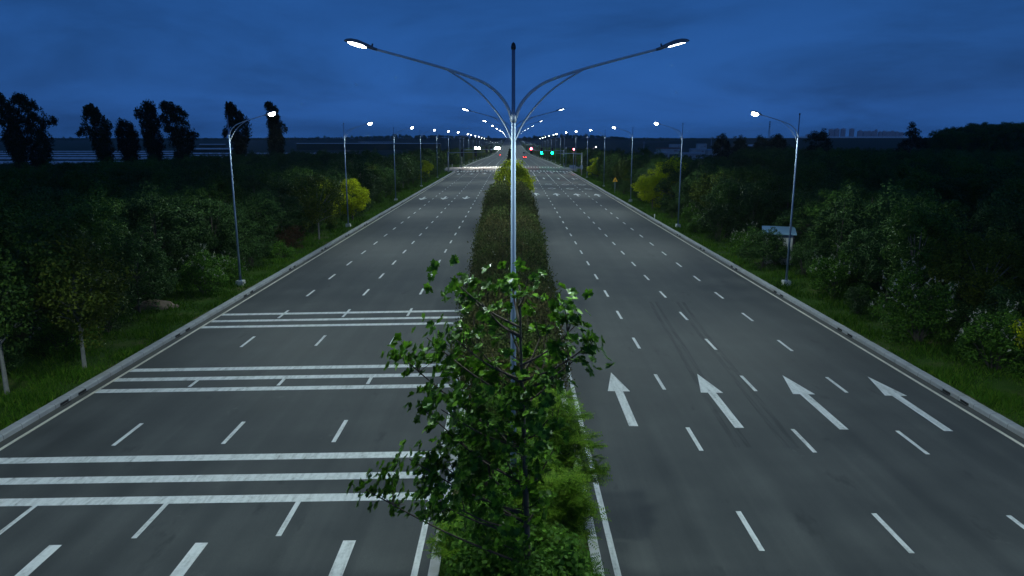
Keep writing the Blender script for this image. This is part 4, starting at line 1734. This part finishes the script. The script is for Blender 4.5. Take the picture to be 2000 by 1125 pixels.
def red_mast():
    x, y = 19.2, 226.5
    z = vz(x, y)
    root = empty('signal_mast', (x, y, z))
    b = MB()
    b.tube([(0, 0, -.2), (0, 0, 6.6)], [.10, .07], 8)
    b.build('mast', M['galv'], root, True)
    q = MB()
    q.box(-.35, .35, -.14, .14, 6.55, 7.45)
    h = q.build('signal_head', M['black'], root)
    d = MB()
    d.tube([(0, -.145, 7.0), (0, -.2, 7.0)], [.26, .2], 14)
    d.build('signal_lens', M['red'], h, True)
    tag(root, 'slim signal mast with a single red light at its top, right of the green lights', 'signal mast')
    x = 19.9
    y = 268
    root = empty('camera_mast', (x, y, vz(x, y)))
    b = MB()
    b.tube([(0, 0, -.2), (0, 0, 7.8)], [.09, .07], 8)
    b.build('mast', M['galv'], root, True)
    b = MB()
    b.tube(smooth_path([(0, 0, 7.3), (1.6, 0, 7.4), (2.2, 0, 7.25), (2.5, 0, 6.9)], 4), .035, 6)
    b.build('arm', M['steel'], root, True)
    b = MB()
    b.box(-.16, .16, -.16, .16, 6.8, 7.3)
    b.build('camera_box', M['carwhite'], root)
    tag(root, 'thin camera mast with a short curved arm pointing right at the crossing', 'mast')


red_mast()


def warn_sign():
    x, y = 19.2, 134.5
    z = vz(x, y)
    root = empty('warning_sign', (x, y, z))
    b = MB()
    b.tube([(0, 0, -.2), (0, 0, 2.5)], .035, 8)
    b.build('post', M['galv'], root, True)
    b = MB()

    def tri(r, yy, th):
        pts = [(r * math.sin(2 * math.pi * k / 3), r * math.cos(2 * math.pi * k / 3)) for k in range(3)]
        vs = [(px_, yy, 2.75 + pz_) for px_, pz_ in pts] + [(px_, yy + th, 2.75 + pz_) for px_, pz_ in pts]
        return vs, [(0, 1, 2), (5, 4, 3), (0, 3, 4, 1), (1, 4, 5, 2), (2, 5, 3, 0)]
    b.cur = 1
    b.add(*tri(.66, -.075, .02))
    b.cur = 0
    b.add(*tri(.55, -.080, .004))
    b.cur = 1
    for (x0, x1, za, zb_) in ((-.05, .05, 2.55, 2.98), (-.17, .17, 2.68, 2.77)):
        b.box(x0, x1, -.086 - (.002 if za > 2.6 else 0), -.081, za, zb_)
    b.build('panel', [M['yellow'], M['black']], root)
    tag(root, 'yellow triangular warning sign with black border on a thin post, right verge', 'sign')


warn_sign()


def bollards():
    proto = None
    for i, (x, y) in enumerate(((-16.4, 226.5), (-11.6, 224.5), (-10.1, 224.7), (-9.0, 226.5))):
        z = rz(x, y)
        if proto is None:
            proto = empty('bollard', (x, y, z))
            b = MB()
            b.tube([(0, 0, 0), (0, 0, .95), (0, 0, 1.02)], [.11, .10, .05], 10)
            b.build('post', M['black'], proto, True)
            b = MB()
            b.tube([(0, 0, .0), (0, 0, .06)], [.2, .18], 10)
            b.build('foot', M['tyreblk'], proto, True)
            o = proto
        else:
            o = dup(proto, (x, y, z), 0)
        tag(o, ('dark bollard at the left end of the near left crosswalk', 'dark bollard on the left crosswalk, left one of the close trio',
                'dark bollard on the left crosswalk, middle of the close trio', 'dark bollard on the left crosswalk, right one of the close trio')[i], 'bollard', 'bollards on the left crosswalk')


bollards()
mk = empty('marker_post', (18.75, 94, vz(18.8, 94)))
b = MB()
b.tube([(0, 0, -.1), (0, 0, .6), (0, 0, .66)], [.06, .055, .03], 8)
b.build('post', M['carwhite'], mk, True)
tag(mk, 'short white marker post behind the right kerb near the golden trees', 'post')
mk = empty('utility_post', (-18.9, 226.5, vz(-18.9, 226.5)))
b = MB()
b.tube([(0, 0, -.1), (0, 0, 2.2)], [.07, .06], 8)
b.box(-.14, .14, -.1, .1, 2.2, 2.5, .02, .02)
b.build('post', M['steel'], mk, True)
tag(mk, 'short grey post beside the left gantry mast at the crossing', 'post')

# pale concrete barriers stacked at the right corner of the crossing
bar = None
for i, (x, y, a) in enumerate(((21.4, 259, .1), (23.0, 262, .5), (24.6, 258, -.2))):
    z = rz(18, 255) - .03
    if bar is None:
        bar = empty('concrete_barrier', (x, y, z), a)
        b = MB()
        b.box(-.9, .9, -.3, .3, 0, .25, .0, .08)
        b.box(-.9, .9, -.22, .22, .25, 1.1, .0, .12)
        b.build('block', M['pale_kerb'], bar)
        o = bar
    else:
        o = dup(bar, (x, y, z), a)
    tag(o, ('pale concrete barrier nearest the road at the right corner of the crossing', 'pale concrete barrier in the middle at the right corner of the crossing',
            'pale concrete barrier farthest right at the corner of the crossing')[i], 'barrier', 'barriers at the crossing corner')

# yard lamp by the side road
x, y, z = back0(1163, 287, 236)
yl = empty('yard_lamp', (x - .5, 236, 0))
b = MB()
b.tube([(0, 0, -.3), (0, 0, z - .1)], [.08, .05], 8)
b.build('pole', M['steel'], yl, True)
b = MB()
b.tube(smooth_path([(0, 0, z - .2), (.3, 0, z + .08), (.7, 0, z + .1)], 4), .03, 6)
b.build('arm', M['steel'], yl, True)
h = head_mesh().build('lamp_head', M['headgrey'], yl, True)
h.location = (.3, 0, z + .1)
h.rotation_euler = (R(45), 0, 0)
lens_mesh(.16).build('lens', M['lens_warm'], h, True)
tag(yl, 'lone warm-white yard lamp among the trees right of the crossing', 'street lamp')

# ------------------------------------------------------------------ cars far down the road
def car(x, y, body, label, van=False, tail=2):
    z = rz(x, y)
    root = empty('car', (x, y, z))
    b = MB()
    Ln, W, Hh = (4.4, .88, .62) if not van else (4.8, .95, .75)
    secs = [(-Ln / 2, .55, .92), (-Ln / 2 + .15, .30, .98), (-1.2, .25, 1.0), (1.2, .25, .98), (Ln / 2 - .3, .28, .85), (Ln / 2, .4, .7)]
    rings = []
    for yy, zb, zt in secs:
        rings.append([Vector((-W, yy, zb)), Vector((W, yy, zb)), Vector((W, yy, zt * .8)), Vector((W * .92, yy, zt)), Vector((-W * .92, yy, zt)), Vector((-W, yy, zt * .8))])
    b.loft(rings)
    b.build('body', body, root)
    c = MB()
    r0, r1 = (-1.9, 1.1) if not van else (-2.2, 1.6)
    top = 1.48 if not van else 1.95
    c.loft([[Vector((-W * .86, r0, .97)), Vector((W * .86, r0, .97)), Vector((W * .86, r1, .97)), Vector((-W * .86, r1, .97))],
            [Vector((-W * .74, r0 + .45, top)), Vector((W * .74, r0 + .45, top)), Vector((W * .74, r1 - .75, top)), Vector((-W * .74, r1 - .75, top))]])
    c.build('cabin', M['glass'], root)
    for sx in (-1, 1):
        for yy in (-1.35, 1.35):
            t = MB()
            t.tube([(sx * (W - .2), yy, .32), (sx * (W + .01), yy, .32)], .32, 14)
            t.build('wheel', M['tyreblk'], root)
        if tail == 2 or sx > 0:
            t = MB()
            t.box(sx * .66 - .2, sx * .66 + .2, -Ln / 2 - .03, -Ln / 2 + .02, .70, .88)
            t.build('tail_light', M['tail'] if tail else M['off'], root)
    tag(root, label, 'car')


car(8.1, 470, M['carred'], 'red-lit car driving away in the inner right lanes beyond the crossing')
car(12.4, 770, M['cargrey'], 'tiny dark van far down the right lanes ahead of the red-lit car', van=True, tail=0)
car(-11.2, 640, M['cargrey'], 'tiny car showing a red light far down the left lanes', tail=1)

# ------------------------------------------------------------------ buildings and greenhouses
def hut(name, x, y, w_, d_, h_, wall, roof, label, cat, gable=.6, z=None):
    z = ground_z(x, y) if z is None else z
    root = empty(name, (x, y, z))
    b = MB()
    b.box(-w_ / 2, w_ / 2, -d_ / 2, d_ / 2, -.2, h_)
    b.build('wall', wall, root)
    r = MB()
    o = .35
    A = [(-w_ / 2 - o, -d_ / 2 - o, h_), (w_ / 2 + o, -d_ / 2 - o, h_), (w_ / 2 + o, d_ / 2 + o, h_), (-w_ / 2 - o, d_ / 2 + o, h_)]
    Rg = [(-w_ / 2 - o, 0, h_ + gable), (w_ / 2 + o, 0, h_ + gable)]
    lo = [(p[0], p[1], p[2] - .12) for p in A]
    r.add(A + Rg + lo, [(0, 1, 5, 4), (2, 3, 4, 5), (1, 2, 5), (3, 0, 4), (6, 9, 8, 7), (0, 6, 7, 1), (1, 7, 8, 2), (2, 8, 9, 3), (3, 9, 6, 0)])
    r.build('roof', roof, root)
    d = MB()
    d.box(-w_ * .12, w_ * .12, -d_ / 2 - .02, -d_ / 2 + .05, 0, min(2.1, h_ * .8))
    d.build('door', M['steel'], root)
    wn = MB()
    wn.box(w_ * .22, w_ * .38, -d_ / 2 - .02, -d_ / 2 + .05, h_ * .4, h_ * .75)
    wn.build('window', M['towerd'], root)
    tag(root, label, cat)
    return root


def shed():
    x, y = 22.7, 60.5
    root = empty('shed', (x, y, 0), R(-18))
    b = MB()
    b.box(-1.1, 1.1, -1.2, 1.2, -.2, 2.45)
    b.build('wall', M['whitewall'], root)
    r = MB()
    vs = [(-1.35, -1.5, 2.47), (1.35, -1.5, 2.47), (1.35, 1.5, 2.75), (-1.35, 1.5, 2.75)]
    r.add(vs + [(p[0], p[1], p[2] + .09) for p in vs], [(3, 2, 1, 0), (4, 5, 6, 7), (0, 1, 5, 4), (1, 2, 6, 5), (2, 3, 7, 6), (3, 0, 4, 7)])
    r.build('roof', M['blueroof'], root)
    for (px_, py_) in ((-1.16, -1.26), (1.16, -1.26)):
        p = MB()
        p.box(px_ - .07, px_ + .07, py_ - .07, py_ + .07, -.1, 2.46)
        p.build('corner_post', M['black'], root)
    w_ = MB()
    w_.box(-.65, .35, -1.22, -1.17, 1.2, 2.05)
    f = w_.build('window', M['steel'], root)
    g = MB()
    g.box(-.58, -.18, -1.235, -1.222, 1.27, 1.98)
    g.box(-.12, .28, -1.235, -1.222, 1.27, 1.98)
    g.build('pane', M['glass'], f)
    tag(root, 'small white-walled shed with a blue sheet roof among shrubs on the right', 'shed')


shed()

for (px, py, D, w_, h_, wall, roof, lab) in (
        (1305, 290, 420, 13, 3.0, 'whitewall', 'redroof', 'low house with a dull red roof beyond the trees on the right'),
        (1293, 299, 345, 6, 2.4, 'whitewall', 'paleroof', 'small pale-walled hut below the red-roofed house'),
        (1318, 283, 560, 8, 2.6, 'whitewall', 'paleroof', 'distant pale-roofed shed beside the second right lamp post top'),
        (1370, 282, 560, 7, 3.6, 'whitewall', 'paleroof', 'distant white shed of two tiers on the right'),
        (1362, 292, 410, 8, 2.4, 'whitewall', 'paleroof', 'pale grey roofed shed below the white shed on the right'),
        (1390, 293, 415, 5, 2.6, 'whitewall', 'blueroof', 'small blue-roofed shed right of a pale one'),
        (1348, 300, 350, 10, 2.2, 'whitewall', 'paleroof', 'long low shed with a pale roof edge among the right trees'),
        (1366, 309, 300, 5, 2.2, 'whitewall', 'paleroof', 'nearest pale-roofed hut below the cluster on the right')):
    x, y, z = back0(px, py, D)
    zg = z - h_
    hut('farm_house' if 'house' in lab else 'farm_shed', x, D, w_, 5, h_, M[wall], M[roof], lab, 'house' if 'house' in lab else 'shed', z=zg)
    # a low rise of ground carries each building


def tunnel(x0, x1, y, r, h, label, z=None, grp='plastic greenhouses across the left fields'):
    """long plastic tunnel along x"""
    z = ground_z((x0 + x1) / 2, y) if z is None else z
    root = empty('greenhouse', ((x0 + x1) / 2, y, z))
    b = MB()
    n = 9
    L2 = (x1 - x0) / 2
    rings = [[Vector((xx, r * math.cos(math.pi * k / n), h * math.sin(math.pi * k / n) ** .8 - .02)) for k in range(n + 1)] for xx in np.linspace(-L2, L2, 12)]
    b.loft(rings)
    b.build('film_cover', M['film'], root, False)
    q = MB()
    q.box(-L2, L2, -r * .96, r * .96, ground_z(x0, y) - z - .5, -.03)
    q.build('base', M['hill'], root)
    hp = MB()
    for i in range(int(2 * L2 / 6)):
        xx = -L2 + 6 * i
        hp.tube([(xx, (r + .03) * math.cos(math.pi * k / n), (h + .03) * math.sin(math.pi * k / n) ** .8) for k in range(n + 1)], .05, 4, cap=False)
    hp.build('hoops', M['steel'], root)
    tag(root, label, 'greenhouse', grp)


for (pyt, D, xa, xb, h, lab) in (
        (314, 292, -300, -92, 2.3, 'nearest and brightest long plastic greenhouse across the left field'),
        (306.8, 345, -330, -104, .95, 'second long plastic greenhouse from the front in the left field'),
        (302.6, 392, -360, -112, .6, 'third long plastic greenhouse from the front in the left field'),
        (298.2, 455, -400, -98, .8, 'fourth long plastic greenhouse from the front in the left field'),
        (294.6, 540, -440, -240, .6, 'short farthest bright greenhouse behind the left poplars')):
    z = back0(500, pyt, D)[2] - h
    tunnel(xa, xb, D, 3.2, h, lab, z=z)
for (px0, px1, py, D, h, lab) in ((580, 860, 279.5, 1100, .9, 'thin pale greenhouse strip far off left of the road'), (700, 770, 277, 1300, .9, 'short pale greenhouse strip below the left hills'),
                                  (375, 470, 289, 800, 1.5, 'pale greenhouse strip between two far left poplars'), (390, 440, 281, 1200, 1.4, 'tiny farthest greenhouse strip on the left'),
                                  (1555, 1772, 266.5, 1250, 2.6, 'long pale greenhouse strip below the far apartment towers'), (1462, 1482, 282, 600, 1.5, 'short pale greenhouse among the right trees')):
    xa, xb = back0(px0, py, D)[0], back0(px1, py, D)[0]
    z = back0(500, py, D)[2] - h
    tunnel(xa, xb, D, 3.0, h, lab, z=z, grp='far greenhouses')
# rise that carries the right-hand greenhouse
b = MB()
xa, xb = back0(1480, 268, 1250)[0], back0(1830, 268, 1250)[0]
rings = []
for (yy, k) in ((900, 0), (1100, .75), (1235, 1.0), (1290, 1.0), (1500, 0)):
    zt = back0(500, 266.5, 1250)[2] - 2.6
    rings.append((yy, k, zt))
xs = np.linspace(xa - 250, xb + 250, 14)
vs = []
for (yy, k, zt) in rings:
    for x in xs:
        e = max(0.0, min(1.0, (x - xs[0]) / 240, (xs[-1] - x) / 240))
        vs.append((x, yy, -9 + (zt + 9 - .05) * k * e ** .5))
b.add(vs, [(j * 14 + i, j * 14 + i + 1, (j + 1) * 14 + i + 1, (j + 1) * 14 + i) for j in range(4) for i in range(13)])
tag(b.build('hill', M['hill']), kind='structure')

tower_i = 0
for (px, wpx, top) in ((1624, 9, 253), (1635, 9, 252), (1647, 8, 252), (1664, 8, 252), (1680, 9, 256), (1690, 8, 257), (1698, 7, 256.5), (1706, 7, 257), (1711.5, 3, 254), (1719, 7, 258), (1727, 7, 256.5),
                       (1735, 8, 258), (1743, 8, 256.5), (1752, 8, 258), (1761, 7, 259), (1578, 8, 263)):
    D = 4000
    x, y, z = back0(px, top, D)
    W = wpx * D / 1390. * .9
    root = empty('apartment_tower', (x, D, 0))
    b = MB()
    b.box(-W / 2, W / 2, -8, 8, -5, z)
    b.box(-W * .22, W * .22, -5, 5, z, z + 4)
    b.build('wall', M['towerw'], root)
    q = MB()
    k = 0
    while 14 + k * 6 < z - 2:
        q.box(-W * .42, W * .42, -8.15, -8.0, 12 + k * 6, 14.6 + k * 6)
        k += 1
    q.build('windows', M['towerd'], root)
    tower_i += 1
    tag(root, {1: 'far apartment tower, leftmost of the tall cluster on the right horizon', 2: 'far apartment tower, second of the tall cluster on the right horizon',
               3: 'far apartment tower, third of the tall cluster on the right horizon', 4: 'far apartment tower standing apart at the right end of the tall cluster',
               16: 'low far apartment block left of the tall cluster on the right horizon'}.get(tower_i, 'hazy lower apartment tower in the long row on the right horizon'),
        'apartment tower', 'apartment towers on the horizon')

x, y, z = back0(1504, 237, 1500)
root = empty('radio_mast', (x, 1500, 0))
b = MB()
for sx in (-1, 1):
    for sy in (-1, 1):
        b.tube([(sx * 2.2, sy * 2.2, -8), (sx * .5, sy * .5, z)], [.28, .2], 5)
zz = -6
while zz < z - 2:
    r0 = 2.2 - 1.7 * (zz + 8) / (z + 8)
    for (ax, ay, bx, by) in ((-1, -1, 1, -1), (1, -1, 1, 1), (1, 1, -1, 1), (-1, 1, -1, -1)):
        b.tube([(ax * r0, ay * r0, zz), (bx * r0, by * r0, zz + 3)], .12, 4, cap=False)
    zz += 3
b.build('lattice', M['steel'], root)
for zz in (z - 1, z - 6, z - 11):
    q = MB()
    q.tube([(0, 0, zz - .8), (0, 0, zz + .8)], 1.5, 10)
    q.build('platform', M['black'], root)
tag(root, 'thin lattice radio mast on the right skyline beside the first right lamp', 'mast')
for (px, top, D, lab) in ((1390, 266, 330, 'thin utility pole among the trees right of the second right lamp post'), (1258, 276, 330, 'thin utility pole left of the red-roofed house')):
    x, y, z = back0(px, top, D)
    root = empty('utility_pole', (x, D, -1))
    b = MB()
    b.tube([(0, 0, 0), (0, 0, z + 1)], [.16, .11], 7)
    b.build('pole', M['steel'], root, True)
    q = MB()
    q.box(-.8, .8, -.06, .06, z + .2, z + .34)
    q.build('crossarm', M['steel'], root)
    tag(root, lab, 'pole')

# earth mound on the left verge
def mound():
    rng = np.random.default_rng(4)
    x, y = -22.6, 43.6
    n, m = 9, 18
    vs = [(0, 0, .55)]
    for i in range(1, n):
        for j in range(m):
            a = 2 * math.pi * j / m
            r = i / (n - 1)
            k = 1 + .18 * math.sin(2 * a + 1) + .1 * math.sin(5 * a)
            vs.append((1.25 * r * k * math.cos(a), .75 * r * k * math.sin(a), .55 * (1 - r * r) + rng.normal(scale=.035) - (.1 if i == n - 1 else 0)))
    fs = [(0, 1 + j, 1 + (j + 1) % m) for j in range(m)]
    for i in range(1, n - 1):
        for j in range(m):
            a = 1 + (i - 1) * m + j
            b_ = 1 + (i - 1) * m + (j + 1) % m
            fs.append((a, a + m, b_ + m, b_))
    b = MB()
    b.add(vs, fs)
    o = b.build('earth_mound', M['soil'], None, True)
    o.location = (x, y, vz(x, y) + .02)
    tag(o, 'small bare brown mound of earth on the left verge under the trees', 'mound')


mound()

# ------------------------------------------------------------------ air
b = MB()
b.box(-6000, 6000, -70, 5200, -11, 72)
hz = bpy.data.materials.new('haze')
hz.use_nodes = True
ht = hz.node_tree
for n in list(ht.nodes):
    ht.nodes.remove(n)
pv = ht.nodes.new('ShaderNodeVolumePrincipled')
pv.inputs['Color'].default_value = (0.82, 0.88, 0.95, 1)
pv.inputs['Density'].default_value = HAZE
pv.inputs['Anisotropy'].default_value = 0.2
ho = ht.nodes.new('ShaderNodeOutputMaterial')
ht.links.new(pv.outputs[0], ho.inputs['Volume'])
tag(b.build('haze', hz), 'thin evening haze in the air', 'haze', kind='stuff')
